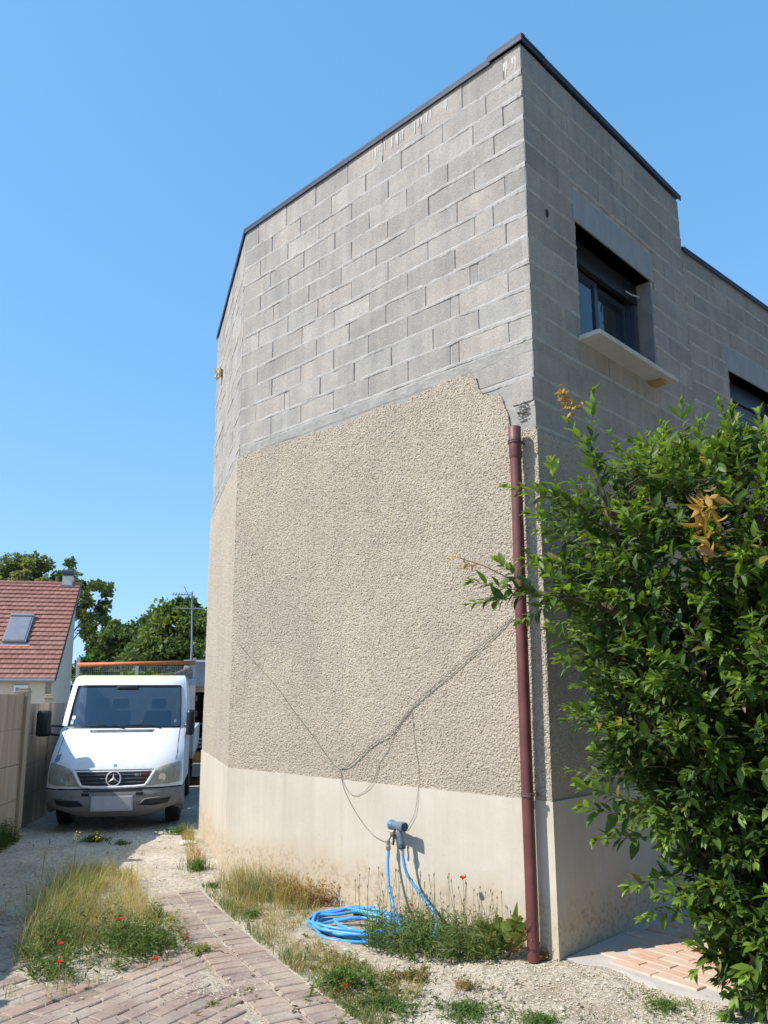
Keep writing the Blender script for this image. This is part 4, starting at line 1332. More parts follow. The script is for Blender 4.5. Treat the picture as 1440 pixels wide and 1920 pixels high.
# ------------------------------------------------------------------ the white truck
def make_truck():
    yaw = R(11.0)
    T = Matrix.Translation((-3.625, 11.15, -.13)) @ Matrix.Rotation(yaw, 4, 'Z') @ Matrix.Scale(.95, 4, (1, 0, 0))    # local +y runs to the rear
    rt = bpy.data.objects.new('flatbed_truck', None); rt.matrix_basis = T; link(rt)
    tag(rt, 'white flatbed truck parked nose out between fence and block house', 'truck')
    #      d(depth) z  halfwidth  recession of the edges
    ST = [(.12, .22, .76, .40), (.02, .30, .93, .33), (.00, .40, .965, .30), (.005, .54, .97, .29), (.03, .575, .97, .28),
          (.035, .60, .965, .27), (.05, .70, .965, .27), (.075, .82, .965, .27), (.13, .91, .96, .26), (.24, 1.02, .955, .25), (.42, 1.14, .95, .23), (.62, 1.255, .94, .21),
          (.80, 1.345, .955, .19), (.86, 1.375, .955, .185),
          (1.00, 1.54, .95, .17), (1.13, 1.70, .94, .155), (1.26, 1.86, .925, .14), (1.38, 2.01, .91, .13),
          (1.43, 2.07, .90, .12), (1.50, 2.125, .885, .11), (1.64, 2.165, .865, .08), (1.9, 2.18, .85, .03), (2.15, 2.18, .85, 0)]
    ST = np.array(ST)
    def shell(u, z, off=0.0):
        d = np.interp(z, ST[:, 1], ST[:, 0]); w = np.interp(z, ST[:, 1], ST[:, 2]); b = np.interp(z, ST[:, 1], ST[:, 3])
        au = abs(u)
        return Vector((w * u, d + b * (.25 * au ** 2 + .75 * au ** 6) - off, z))
    us = np.concatenate([np.linspace(-1, -.9, 5), np.linspace(-.85, .85, 15), np.linspace(.9, 1, 5)])
    def sheet(name, zs, mat, u0=-1, u1=1, off=0.0, skip=None, parent=None, lift=False, side_to=None, smooth=True):
        m = MB(); uu = [x for x in us if u0 - 1e-6 <= x <= u1 + 1e-6]
        n = len(uu)
        vs = []
        for z in zs:
            for u in uu:
                p = shell(u, z, off)
                if lift and z < .45: p.z += .11 * abs(u) ** 5 * (.45 - z) / .28
                vs.append(p)
        fs = []
        for i in range(len(zs) - 1):
            for j in range(n - 1):
                zc = (zs[i] + zs[i + 1]) / 2; uc = (uu[j] + uu[j + 1]) / 2
                if skip and skip(uc, zc): continue
                fs.append((i * n + j, i * n + j + 1, (i + 1) * n + j + 1, (i + 1) * n + j))
        m.add(vs, fs)
        if side_to is not None:
            for sgn in (0, n - 1):
                vv = []
                for i, z in enumerate(zs):
                    e = vs[i * n + sgn]
                    sw = .965 if z < 1.35 else e.x * (1 if e.x > 0 else -1) + .004
                    x = (sw if e.x > 0 else -sw)
                    vv += [e, Vector((x, min(side_to, e.y + .12), z)), Vector((x, side_to, z))]
                ff = []
                for i in range(len(zs) - 1):
                    for k in range(2): ff.append((i * 3 + k, i * 3 + k + 1, i * 3 + k + 4, i * 3 + k + 3))
                m.add(vv, ff)
        return m.build(name, mat, parent or rt, T, smooth)
    zlist = [.60, .65, .70, .76, .82, .87, .91, .96, 1.02, 1.08, 1.14, 1.20, 1.255, 1.30, 1.345, 1.375, 1.46, 1.54, 1.62, 1.70, 1.78, 1.86, 1.94, 2.01, 2.04, 2.07, 2.10, 2.125, 2.15, 2.165, 2.175, 2.1795]
    body = sheet('body', zlist, M['paint'], skip=lambda u, z: 1.375 < z < 2.01 and abs(u) < .90, side_to=2.15)
    # close the cab at the rear and underneath
    m = MB(); m.box((0, 2.16, 1.3), (1.6, .02, 1.74)); m.build('rear_wall', M['cab_lining'], rt, T)
    m = MB(); m.box((0, 1.25, .50), (1.5, 2.0, .08)); m.box((0, 2.6, .48), (.8, 4.2, .12)); m.build('chassis', M['black'], rt, T)
    bumper = sheet('bumper', [.22, .235, .26, .29, .32, .36, .40, .45, .50, .54, .575, .585], M['bumper'], off=.018, lift=True, side_to=.95)
    # windscreen, slightly sunk into its rubber
    zw = [1.385, 1.46, 1.54, 1.62, 1.70, 1.78, 1.86, 1.94, 2.0]
    ws = sheet('windscreen', zw, M['windscreen'], -.90, .90, -.012)
    m = MB()
    for u in (-.895, .895): m.tube([shell(u, z, .003) for z in zw], .014, 6)
    for z in (1.385, 2.003): m.tube([shell(u, z, .003) for u in np.linspace(-.895, .895, 17)], .015, 6)
    m.build('windscreen_seal', M['black'], ws, T)
    for x0, x1, z0, sgn in ((-.52, .02, 1.405, 1), (.05, .60, 1.42, 1)):
        m = MB()
        m.tube([shell(x1, 1.37, .02), shell(x1 - .12, 1.405, .025), shell(x0, z0 - .005, .02)], .010, 5)
        m.tube([shell(x0 - .22, 1.395, .012), shell(x0 + .25, 1.425, .016)], .008, 5)
        m.build('wiper', M['black'], ws, T)
    def patch(name, poly, mat, off, parent=None, thick=.008, sub=8, base=None):
        """closed outline (u, z) laid on the shell, filled, with a rim"""
        pts = []
        n = len(poly)
        for i in range(n):
            a, b = poly[i], poly[(i + 1) % n]
            for k in range(sub):
                t = k / sub
                pts.append((a[0] + (b[0] - a[0]) * t, a[1] + (b[1] - a[1]) * t))
        cu = sum(p[0] for p in pts) / len(pts); cz = sum(p[1] for p in pts) / len(pts)
        m = MB(); rings = []
        for f, o in ((1.0, off - thick), (1.0, off - .002), (.965, off), (.7, off), (.4, off), (.15, off)):
            rings.append([shell(cu + (p[0] - cu) * f, cz + (p[1] - cz) * f, o) for p in pts])
        N = len(pts)
        vs = [v for r_ in rings for v in r_]
        fs = [(i * N + j, i * N + (j + 1) % N, (i + 1) * N + (j + 1) % N, (i + 1) * N + j) for i in range(len(rings) - 1) for j in range(N)]
        fs.append(tuple((len(rings) - 1) * N + j for j in range(N)))
        m.add(vs, fs)
        return m.build(name, mat, parent or rt, T, True)
    # grille
    gr = patch('grille', [(-.55, .815), (.55, .815), (.44, .635), (-.44, .635)], M['black'], .008)
    m = MB()
    fr = [(-.60, .835), (-.46, .622), (0, .612), (.46, .622), (.60, .835)]
    m.tube([shell(u, z, .016) for u, z in [(-.60, .835), (-.55, .76), (-.50, .68), (-.455, .625), (-.3, .615), (0, .610), (.3, .615), (.455, .625), (.50, .68), (.55, .76), (.60, .835)]], .021, 8)
    m.build('grille_frame', M['paint'], gr, T, True)
    for z, hw in ((.675, .46), (.725, .49), (.775, .52)):
        m = MB(); m.tube([shell(u, z, .018) for u in np.linspace(-hw, hw, 13)], .008, 6); m.build('slat', M['dash'], gr, T, True)
    c = shell(0, .725, .035)
    F = Matrix.Translation(c) @ Matrix.Rotation(math.pi / 2, 4, 'X')
    m = MB()
    m.tube([F @ Vector((.098 * math.cos(a), .098 * math.sin(a), 0)) for a in np.linspace(0, 2 * math.pi, 29)], .010, 8, caps=False)
    for k in range(3):
        a = math.pi / 2 + k * 2 * math.pi / 3
        tip = Vector((.092 * math.cos(a), .092 * math.sin(a), .004)); l = Vector((.016 * math.cos(a + math.pi / 3), .016 * math.sin(a + math.pi / 3), .004)); r_ = Vector((.016 * math.cos(a - math.pi / 3), .016 * math.sin(a - math.pi / 3), .004)); top = Vector((0, 0, .018))
        m.add([F @ x for x in (tip, l, top, r_)], [(0, 1, 2), (0, 2, 3)])
    m.build('star_emblem', M['emblem'], gr, T, False)
    m = MB(); m.lathe([(0, .008), (.022, .007), (.026, .003), (.027, 0)], Matrix.Translation(shell(0, .895, -.005)) @ Matrix.Rotation(R(52), 4, 'X'), 14); m.build('hood_badge', M['sticker_blue'], body, T)
    # model badge on the grille
    def letters(txt, size, basis, mat, name, parent):
        cu = bpy.data.curves.new(name, 'FONT'); cu.body = txt; cu.size = size; cu.extrude = .002; cu.align_x = 'LEFT'
        tmp = bpy.data.objects.new(name + '_tmp', cu); COL.objects.link(tmp)
        me = bpy.data.meshes.new_from_object(tmp); bpy.data.objects.remove(tmp)
        me.materials.clear(); me.materials.append(mat)
        return place(name, me, None, parent, basis)
    b0 = shell(.30, .752, .026); b1 = shell(.52, .752, .026)
    ya = math.atan2(b1.y - b0.y, b1.x - b0.x)
    LB = Matrix.Translation(b0) @ Matrix.Rotation(ya, 4, 'Z') @ Matrix.Rotation(math.pi / 2, 4, 'X')
    letters('411', .062, T @ LB, M['white'], 'badge_number', gr)
    letters('CDI', .062, T @ LB @ Matrix.Translation((.105, 0, 0)), M['red'], 'badge_letters', gr)
    # headlights
    for s in (-1, 1):
        h = patch('headlight', [(.475 * s, .628), (.56 * s, .78), (.66 * s, .865), (.80 * s, .905), (.965 * s, .935), (.985 * s, .84), (.97 * s, .66), (.80 * s, .640)], M['headlight'], .012)
        m = MB(); q = shell(.70 * s, .73, .016)
        m.lathe([(0, .0), (.055, .002), (.06, .004)], Matrix.Translation(q) @ Matrix.Rotation(math.pi / 2, 4, 'X') @ Matrix.Rotation(.25 * s, 4, 'Y'), 14); m.build('lamp', M['reflector'], h, T)
        patch('indicator', [(.945 * s, .68), (.935 * s, .90), (.975 * s, .91), (.978 * s, .70)], M['headlight'], .015, h)
        # air slots in the bumper
        sl = patch('air_slot', [(.40 * s, .375), (.48 * s, .44), (.84 * s, .455), (.80 * s, .385), (.60 * s, .36)], M['black'], .022, bumper)
        m = MB(); m.tube([shell(u * s, z, .026) for u, z in ((.38, .37), (.46, .45), (.65, .468), (.86, .47))], .010, 6); m.build('slot_lip', M['bumper'], sl, T, True)
        patch('bumper_notch', [(.33 * s, .505), (.33 * s, .545), (.44 * s, .545), (.44 * s, .505)], M['black'], .021, bumper)
    patch('lower_grille', [(-.42, .555), (.42, .555), (.42, .578), (-.42, .578)], M['black'], .021, bumper)
    m = MB(); m.box((0, -.034, .405), (.55, .012, .17), None, 0, .004); m.box((0, -.026, .405), (.58, .012, .20), None, 0, .004); m.build('number_plate', M['plate'], bumper, T)
    # vent under the windscreen
    v = patch('cowl_vent', [(-.50, 1.318), (.48, 1.318), (.50, 1.355), (-.52, 1.355)], M['dash'], .006)
    for z in (1.327, 1.337, 1.347):
        m = MB(); m.tube([shell(u, z, .012) for u in np.linspace(-.48, .46, 12)], .003, 5); m.build('slat', M['steel'], v, T, True)
    # bonnet seams
    m = MB()
    for s in (-1, 1):
        m.tube([shell(u * s, z, .0005) for u, z in ((.90, 1.37), (.905, 1.2), (.90, 1.05), (.885, .955))], .006, 5)
    m.tube([shell(u, .838, .001) for u in np.linspace(-.60, .60, 13)], .006, 5)
    m.build('bonnet_seam', M['dash'], body, T)
    # stickers
    patch('sticker', [(-.855, 1.50), (-.80, 1.50), (-.80, 1.555), (-.855, 1.555)], M['sticker'], -.006, ws, .002)
    patch('sticker', [(-.865, 1.43), (-.815, 1.43), (-.815, 1.49), (-.865, 1.49)], M['sticker_green'], -.006, ws, .002)
    patch('sticker', [(.80, 1.445), (.835, 1.445), (.835, 1.485), (.80, 1.485)], M['sticker_blue'], -.006, ws, .002)
    patch('sticker', [(-.93, .92), (-.845, .96), (-.84, 1.05), (-.915, 1.02)], M['sticker_blue'], .003, body, .002)
    # mirrors
    for s in (-1, 1):
        m = MB()
        cx = 1.20 * s if s < 0 else 1.02
        m.box((cx, .95, 1.45), (.22 if s < 0 else .13, .14 if s < 0 else .26, .38), None, 0, .05)
        mr = m.build('mirror', M['black'], rt, T, True)
        m = MB(); m.tube([(cx, 1.0, 1.42), (.92 * s, 1.05, 1.40)], .016, 6); m.tube([(cx, 1.0, 1.30), (.93 * s, 1.05, 1.27)], .02, 6); m.build('mirror_arm', M['black'], mr, T)
    # doors' windows
    for s in (-1, 1):
        m = MB(); m.add([(.945 * s, 1.15, 1.36), (.945 * s, 2.0, 1.36), (.868 * s, 2.0, 2.02), (.878 * s, 1.52, 2.02)], [(0, 1, 2, 3)])
        m.build('side_window', M['pane'], rt, T)
    # cabin
    m = MB(); m.box((0, 1.25, 1.25), (1.66, .62, .16), None, 0, .05); m.box((.42, 1.18, 1.36), (.52, .34, .12), None, 0, .06); m.box((-.20, 1.15, 1.34), (.50, .26, .08), None, 0, .04); m.build('dashboard', M['dash'], rt, T, True)
    m = MB()
    F = Matrix.Translation((.43, 1.45, 1.40)) @ Matrix.Rotation(R(-52), 4, 'X')
    m.tube([F @ Vector((.20 * math.cos(a), .20 * math.sin(a), 0)) for a in np.linspace(0, 2 * math.pi, 25)], .016, 8, caps=False)
    for a in (0, 2.2, 4.1): m.tube([F @ Vector((0, 0, -.03)), F @ Vector((.2 * math.cos(a), .2 * math.sin(a), 0))], .014, 5)
    m.build('steering_wheel', M['black'], rt, T, True)
    for x in (.43, -.20, -.52):
        m = MB(); m.box((x, 1.96, 1.30), (.46 if x > 0 else .34, .16, .62), None, 0, .05); st = m.build('seat', M['seat'], rt, T, True)
        m = MB(); m.box((x, 1.98, 1.73), (.25, .10, .17), None, 0, .04); m.build('headrest', M['seat'], st, T, True)
    m = MB(); m.box((-.02, 1.36, 1.97), (.34, .06, .06), None, 0, .02); m.build('rear_view_mirror', M['black'], rt, T, True)
    # wheels
    for (x, y) in ((-.80, 1.08), (.80, 1.08), (-.80, 4.2), (.80, 4.2)):
        F = T @ Matrix.Translation((x, y, .345)) @ Matrix.Rotation(math.pi / 2, 4, 'Y')
        m = MB(); m.lathe([(.20, -.10), (.30, -.112), (.335, -.10)] + [(.345 - (.006 if k % 2 else 0), -.09 + .02 * k) for k in range(10)] + [(.335, .10), (.30, .112), (.20, .10)], None, 28)
        w = m.build('wheel', M['rubber'], rt, F, False)
        m = MB(); m.lathe([(0, .05 * (1 if x > 0 else -1)), (.08, .06 * (1 if x > 0 else -1)), (.12, .02 * (1 if x > 0 else -1)), (.18, .03 * (1 if x > 0 else -1)), (.20, .10 * (1 if x > 0 else -1))], None, 20); m.build('rim', M['rim'], w, F)
    # flat bed with its front frame
    m = MB(); m.box((0, 3.9, .86), (2.04, 3.1, .10)); m.build('bed_floor', M['steel'], rt, T)
    for s in (-1, 1):
        m = MB(); m.box((1.02 * s, 3.9, 1.10), (.04, 3.1, .40), None, 0, .01); m.build('side_board', M['grey_panel'], rt, T)
    m = MB(); m.box((0, 5.45, 1.10), (2.0, .04, .40)); m.build('tail_board', M['grey_panel'], rt, T)
    hb = MB(); hb.box((0, 2.32, 1.52), (2.06, .05, 1.22), None, 0, .01); head = hb.build('headboard', M['grey_panel'], rt, T)
    for s in (-1, 1):
        m = MB(); m.box((1.0 * s, 2.33, 1.78), (.055, .06, 1.42), None, 0, .006); m.build('post', M['steel'], head, T)
        
        for zz in (1.80, 1.55):
            m = MB(); m.box((1.05 * s, 2.27, zz), (.05, .05, .09), None, 0, .01); m.build('latch', M['pipe_metal'], head, T)
    m = MB(); m.box((0.0, 2.31, 2.27), (.055, .04, .26), None, 0, .005); m.build('post', M['white'], head, T)
    m = MB(); m.tube([(-1.0, 2.28, 2.36), (1.0, 2.28, 2.41)], .036, 10); m.build('top_rail', M['orange'], head, T, True)
    m = MB(); m.tube([(-.99, 2.34, 2.155), (.99, 2.34, 2.165)], .016, 6); m.build('lower_rail', M['steel'], head, T, True)
    m = MB()
    for k in range(61):
        x = -.96 + k * .032
        m.tube([(x, 2.335, 2.15), (x, 2.335, 2.35)], .0018, 3, caps=False)
    for k in range(7):
        m.tube([(-.97, 2.336, 2.16 + k * .03), (.97, 2.336, 2.165 + k * .03)], .0018, 3, caps=False)
    o = m.build('wire_mesh', M['steel'], head, T); o['kind'] = 'stuff'
    m = MB(); m.box((0.0, 2.24, 2.175), (.15, .05, .035), None, 0, .006); m.box((0.0, 2.22, 2.155), (.06, .05, .06), None, 0, .006); m.build('strap_hook', M['orange'], head, T)
    # load on the bed behind the frame
    po = empty('wooden_pole', T @ Vector((.3, 2.6, 2.0)), yaw, 'long brown wooden pole lying on the load behind the truck cab', 'pole')
    m = MB(); m.tube([(-.65, 2.62, 2.13), (.1, 2.62, 2.165), (.62, 2.62, 2.235)], .022, 8); m.build('shaft', M['wood'], po, T, True)
    m = MB(); m.tube([(-.66, 2.62, 2.13), (-.5, 2.62, 2.137)], .03, 8); m.build('handle', M['orange'], po, T, True)
    sl = empty('paving_panel', T @ Vector((.75, 2.8, 2.0)), yaw, 'brown patterned paving panel leaning on the load at the frame end of the truck', 'panel')
    F = T @ Matrix.Translation((.74, 2.70, 2.18)) @ Matrix.Rotation(R(18), 4, 'X') @ Matrix.Rotation(R(-24), 4, 'Y')
    m = MB(); m.box((0, .02, 0), (.46, .03, .20)); m.build('backing', M['bark'], sl, F)
    for i in range(5):
        for j in range(3):
            m = MB(); m.box((-.18 + .09 * i, 0, -.065 + .065 * j), (.082, .02, .057), None, 0, .004); m.build('stone', M['paver'], sl, F)
make_truck()

# ------------------------------------------------------------------ plants
def norm(a):
    return a / np.maximum(np.linalg.norm(a, axis=-1, keepdims=True), 1e-9)

LEAF_T = np.array([0, .22, .5, .78, 1.0]); LEAF_W = np.array([0, .78, 1.0, .58, 0])
LEAF_TRIS = np.array([(0, 1, 2), (0, 2, 3), (1, 4, 5), (1, 5, 2), (2, 5, 6), (2, 6, 3), (4, 7, 8), (4, 8, 5), (5, 8, 9), (5, 9, 6), (7, 10, 8), (8, 10, 9)])
def leaf_array(P, dirs, up, L, wr, curl, fold=.35):
    """N folded, drooping leaves -> verts (N, 11, 3)"""
    d = norm(dirs); side = norm(np.cross(d, up)); nrm = norm(np.cross(side, d))
    N = len(P)
    def pt(t, s, w):
        drop = -curl * (t ** 2)
        return P + d * (L * t)[:, None] + nrm * (drop * L + np.abs(s) * fold * w * .5 * L * wr)[:, None] + side * (s * w * .5 * L * wr)[:, None]
    one = np.ones(N)
    vs = [pt(one * 0, one * 0, 0)]
    for k in (1, 2, 3):
        for s in (-1, 0, 1):
            vs.append(pt(one * LEAF_T[k], one * s, LEAF_W[k]))
    vs.append(pt(one, one * 0, 0))
    return np.stack(vs, 1)

def leaves_mesh(name, V, cols):
    N = len(V)
    T = LEAF_TRIS[None] + (np.arange(N) * 11)[:, None, None]
    return npmesh(name, V.reshape(-1, 3), tris=T, smooth=True, colors=np.repeat(cols, 11, 0))

def shoot(base, tip, nn, size, rng, young=.6):
    """leaf pairs along a shoot from base to tip; returns arrays"""
    base = np.asarray(base, float); tip = np.asarray(tip, float)
    ax = norm(tip - base)
    ref = np.array([0, 0, 1.0]) if abs(ax[2]) < .9 else np.array([1.0, 0, 0])
    s1 = norm(np.cross(ax, ref)); s2 = np.cross(ax, s1)
    P, Dv, L, Y = [], [], [], []
    for k in range(nn):
        t = (k + .6) / nn
        p = base + (tip - base) * t
        a = k * 1.35 + rng.uniform(-.4, .4)
        for sg in (1, -1):
            r = (s1 * math.cos(a) + s2 * math.sin(a)) * sg
            spread = 1.0 - .55 * t ** 3
            Dv.append(ax * (.55 + .7 * t ** 2) + r * spread + np.array([0, 0, .12]) + rng.normal(0, .16, 3))
            P.append(p); L.append(size * (1 - .42 * t ** 3) * rng.uniform(.7, 1.15)); Y.append(young * t ** 2 + rng.uniform(-.15, .2))
    for k in range(4):
        Dv.append(ax * 1.2 + rng.normal(0, .35, 3)); P.append(tip); L.append(size * rng.uniform(.35, .6)); Y.append(young + .25)
    return P, Dv, L, Y

def P_z(P):
    return np.asarray(P)[:, 2]

def make_bush():
    rng = np.random.default_rng(23)
    bx = empty('flowering_shrub', (2.0, 4.75, 0), 0, 'big glossy green shrub with withered yellow flowers before the shaded wall', 'shrub')
    P, Dv, L, Y, SH = [], [], [], [], []
    ell = [((2.06, 4.72, 2.42), (.88, .74, .78), 800), ((2.19, 4.70, 1.60), (.88, .72, .78), 740), ((2.45, 4.62, .90), (.78, .66, .66), 520), ((2.48, 4.50, .42), (.62, .5, .42), 420),
           ((2.9, 4.9, 2.1), (.7, .8, 1.0), 220), ((2.8, 4.8, .9), (.7, .7, .9), 150)]
    for c, r, n in ell:
        for k in range(n):
            v = norm(rng.normal(0, 1, 3)); f = rng.uniform(.45, 1.0) ** .6
            if v[0] < -.35: f *= .80 + .28 * float(vnoise(np.array([v[2] * 4 + c[2] * 3]), np.array([v[1] * 3]), 5)[0])
            q = np.array(c) + v * np.array(r) * f
            d = norm(v * np.array([1, 1, .8]) + np.array([0, 0, .45]) + rng.normal(0, .35, 3))
            ln = rng.uniform(.16, .34)
            if q[2] < .1: continue
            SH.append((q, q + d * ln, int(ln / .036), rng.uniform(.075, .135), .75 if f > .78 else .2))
    sprigs = [((1.42, 4.62, 2.95), (1.17, 4.55, 3.33), 8, .085), ((1.30, 4.6, 3.05), (1.34, 4.6, 3.54), 9, .085), ((1.36, 4.55, 2.9), (1.25, 4.5, 3.2), 6, .08),
              ((1.86, 4.6, 2.95), (1.88, 4.6, 3.46), 6, .10), ((2.28, 4.6, 2.95), (2.36, 4.6, 3.42), 9, .09), ((2.1, 4.55, 2.95), (2.16, 4.5, 3.32), 8, .09),
              ((1.62, 4.6, 2.9), (1.60, 4.55, 3.16), 7, .09), ((2.0, 4.5, 2.9), (2.02, 4.45, 3.2), 7, .09),
              ((1.40, 4.6, 2.70), (.98, 4.55, 2.93), 10, .085), ((1.15, 4.57, 2.83), (.80, 4.55, 2.93), 7, .085), ((1.20, 4.6, 2.70), (.90, 4.52, 2.76), 7, .085), ((1.10, 4.6, 2.82), (1.05, 4.55, 3.08), 6, .08),
              ((1.20, 4.6, 2.22), (.86, 4.55, 2.30), 9, .085), ((.95, 4.55, 2.28), (.55, 4.5, 2.35), 9, .08), ((.85, 4.55, 2.27), (.53, 4.5, 2.22), 8, .075), ((.92, 4.55, 2.30), (.70, 4.5, 2.47), 6, .075),
              ((1.05, 4.55, 2.26), (.82, 4.5, 2.12), 7, .08), ((1.1, 4.55, 2.3), (.93, 4.52, 2.45), 7, .08), ((1.30, 4.6, 1.90), (.98, 4.52, 2.07), 8, .085), ((1.30, 4.6, 1.85), (1.04, 4.5, 1.9), 7, .085),
              ((1.42, 4.6, 1.52), (1.07, 4.5, 1.63), 9, .085), ((1.42, 4.6, 1.30), (1.22, 4.5, 1.40), 7, .085), ((1.46, 4.6, 1.10), (1.11, 4.5, 1.22), 9, .085), ((1.46, 4.6, 1.02), (1.12, 4.5, 1.10), 8, .085),
              ((1.5, 4.6, .92), (1.20, 4.5, .93), 7, .085), ((1.66, 4.6, .72), (1.36, 4.5, .69), 7, .085), ((1.72, 4.6, .55), (1.42, 4.5, .52), 6, .08), ((1.95, 4.55, .42), (1.67, 4.45, .28), 6, .085), ((2.0, 4.5, .40), (1.84, 4.4, .16), 6, .085), ((2.1, 4.5, .40), (1.98, 4.3, .14), 6, .09), ((2.15, 4.5, .3), (2.1, 4.3, .08), 6, .09)]
    SH += [(np.array(a), np.array(b), n + 2, s * 1.35, .95) for a, b, n, s in sprigs]
    for a, b, n, s, y in SH:
        p, d, l, yy = shoot(a, b, n, s, rng, y)
        P += p; Dv += d; L += l; Y += yy
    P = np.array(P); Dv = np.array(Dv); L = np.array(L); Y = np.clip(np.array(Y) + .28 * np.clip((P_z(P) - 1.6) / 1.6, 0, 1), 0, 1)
    N = len(P)
    up = norm(np.array([-.25, -.2, 1.0]) + rng.normal(0, .38, (N, 3)))
    L = np.minimum(L * rng.uniform(.75, 1.2, N), .125)
    V = leaf_array(P, Dv, up, L, rng.uniform(.33, .48, N), rng.uniform(.05, .42, N))
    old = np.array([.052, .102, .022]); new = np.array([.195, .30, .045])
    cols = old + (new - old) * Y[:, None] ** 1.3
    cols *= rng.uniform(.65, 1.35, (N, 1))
    odd = rng.uniform(0, 1, N) > .985
    cols[odd] = np.array([.26, .20, .05]) * rng.uniform(.6, 1.2, (int(odd.sum()), 1))
    # the leaves that show largest become objects of their own
    camp = np.array([0, 0, 1.7])
    rel = P - camp
    c, s = math.cos(.1812), math.sin(.1812)
    dep = rel[:, 1] * c + rel[:, 2] * s
    px = 706.57 + 1471.64 * rel[:, 0] / dep; py = 1035.93 - 1471.64 * (-rel[:, 1] * s + rel[:, 2] * c) / dep
    key = np.where((px < 1435) & (py < 1915), L / dep, 0) * np.where(P[:, 1] < 4.55, 1, .6)
    order = np.argsort(-key)
    big = order[:300]; rest = order[300:]
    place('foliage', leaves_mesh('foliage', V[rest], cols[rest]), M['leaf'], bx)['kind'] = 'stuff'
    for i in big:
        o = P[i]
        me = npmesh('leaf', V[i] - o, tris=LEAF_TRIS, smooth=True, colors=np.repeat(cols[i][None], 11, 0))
        place('leaf', me, M['leaf'], bx, Matrix.Translation(o))
    # stems and twigs
    stems = []
    for k in range(16):
        a = k * 2.4
        b0 = Vector((2.32 + .14 * math.cos(a), 4.72 + .10 * math.sin(a), 0))
        tx = 2.05 + .75 * math.cos(a) * (.5 + .5 * ((k * 7) % 5) / 4); ty = 4.7 + .45 * math.sin(a); tz = 2.0 + .9 * ((k * 3) % 7) / 6
        pts = [b0, b0.lerp(Vector((tx, ty, tz)), .35) + Vector((0, 0, .25)), b0.lerp(Vector((tx, ty, tz)), .7) + Vector((0, 0, .18)), Vector((tx, ty, tz))]
        sp = spline(pts, 7); stems.append(sp)
        m = MB(); m.tube(sp, [.016 * (1 - .75 * i / len(sp)) + .002 for i in range(len(sp))], 6); m.build('stem', M['bark'], bx, smooth=True)
    allp = [p for s_ in stems for p in s_]
    an = np.array([tuple(p) for p in allp])
    m = MB()
    for a, b, n, s_, y in SH:
        d = np.linalg.norm(an - a, axis=1) + np.where(an[:, 2] > a[2], .6, 0)
        q = Vector(an[int(np.argmin(d))]); a = Vector(a); b = Vector(b)
        if y > .3:
            mid = (q + a) / 2 + Vector((0, 0, .04))
            m.tube([q, mid, a], [.005, .004, .003], 3, caps=False)
        m.tube([a, b], [.003, .0012], 3, caps=False)
    m.tube([(1.17, 4.55, 3.33), (1.15, 4.5, 3.44), (1.10, 4.47, 3.56)], [.004, .003, .002], 4)
    m.tube([(.80, 4.53, 2.36), (.62, 4.48, 2.44), (.48, 4.45, 2.48)], [.004, .003, .002], 4)
    o = m.build('twigs', M['bark'], bx); o['kind'] = 'stuff'
    # withered flower clusters
    for c, n, sz, ax in (((1.155, 4.48, 3.44), 46, .045, (-.5, 0, .85)), ((1.75, 4.04, 2.61), 60, .085, (-.1, -.2, -1)), ((.50, 4.45, 2.47), 16, .04, (-1, 0, .3))):
        cv = np.array(c); axv = norm(np.array(ax, float))
        t = rng.uniform(-1, 1, n)
        Pp = cv + axv * (t * sz * 2.0)[:, None] + rng.normal(0, sz * .35, (n, 3))
        Dd = rng.normal(0, 1, (n, 3)) + np.array([0, 0, -.5])
        Vv = leaf_array(Pp, Dd, norm(rng.normal(0, 1, (n, 3))), rng.uniform(.5, 1.2, n) * sz * 1.1, rng.uniform(.25, .5, n), rng.uniform(-.4, .6, n), .6)
        cc = np.array([.56, .33, .085]) * rng.uniform(.35, 1.25, (n, 1)) * np.array([1, 1, 1]) + rng.uniform(0, .04, (n, 1))
        place('withered_flowers', leaves_mesh('withered_flowers', Vv, cc), M['petal'], bx)
make_bush()

def blades(pts, h, w, lean, cols, rng):
    """tapering bent strips; returns V (N,7,3), tris"""
    N = len(pts)
    a = rng.uniform(0, 2 * np.pi, N) * .75 + 9 * vnoise(pts[:, 0] * 2.5, pts[:, 1] * 2.5, 77)
    d = np.stack([np.cos(a), np.sin(a), np.zeros(N)], -1)
    sd_ = np.stack([-np.sin(a), np.cos(a), np.zeros(N)], -1)
    vs = []
    for t, ww in ((0, 1.0), (.4, .8), (.75, .5)):
        p = pts + d * (lean * h * t ** 2)[:, None] + np.array([0, 0, 1.0]) * (h * t * (1 - .25 * lean * t))[:, None]
        vs += [p - sd_ * (w * ww * .5)[:, None], p + sd_ * (w * ww * .5)[:, None]]
    vs.append(pts + d * (lean * h)[:, None] + np.array([0, 0, 1.0]) * (h * (1 - .25 * lean))[:, None])
    V = np.stack(vs, 1)
    T = np.array([(0, 1, 3), (0, 3, 2), (2, 3, 5), (2, 5, 4), (4, 5, 6)])
    return V, T

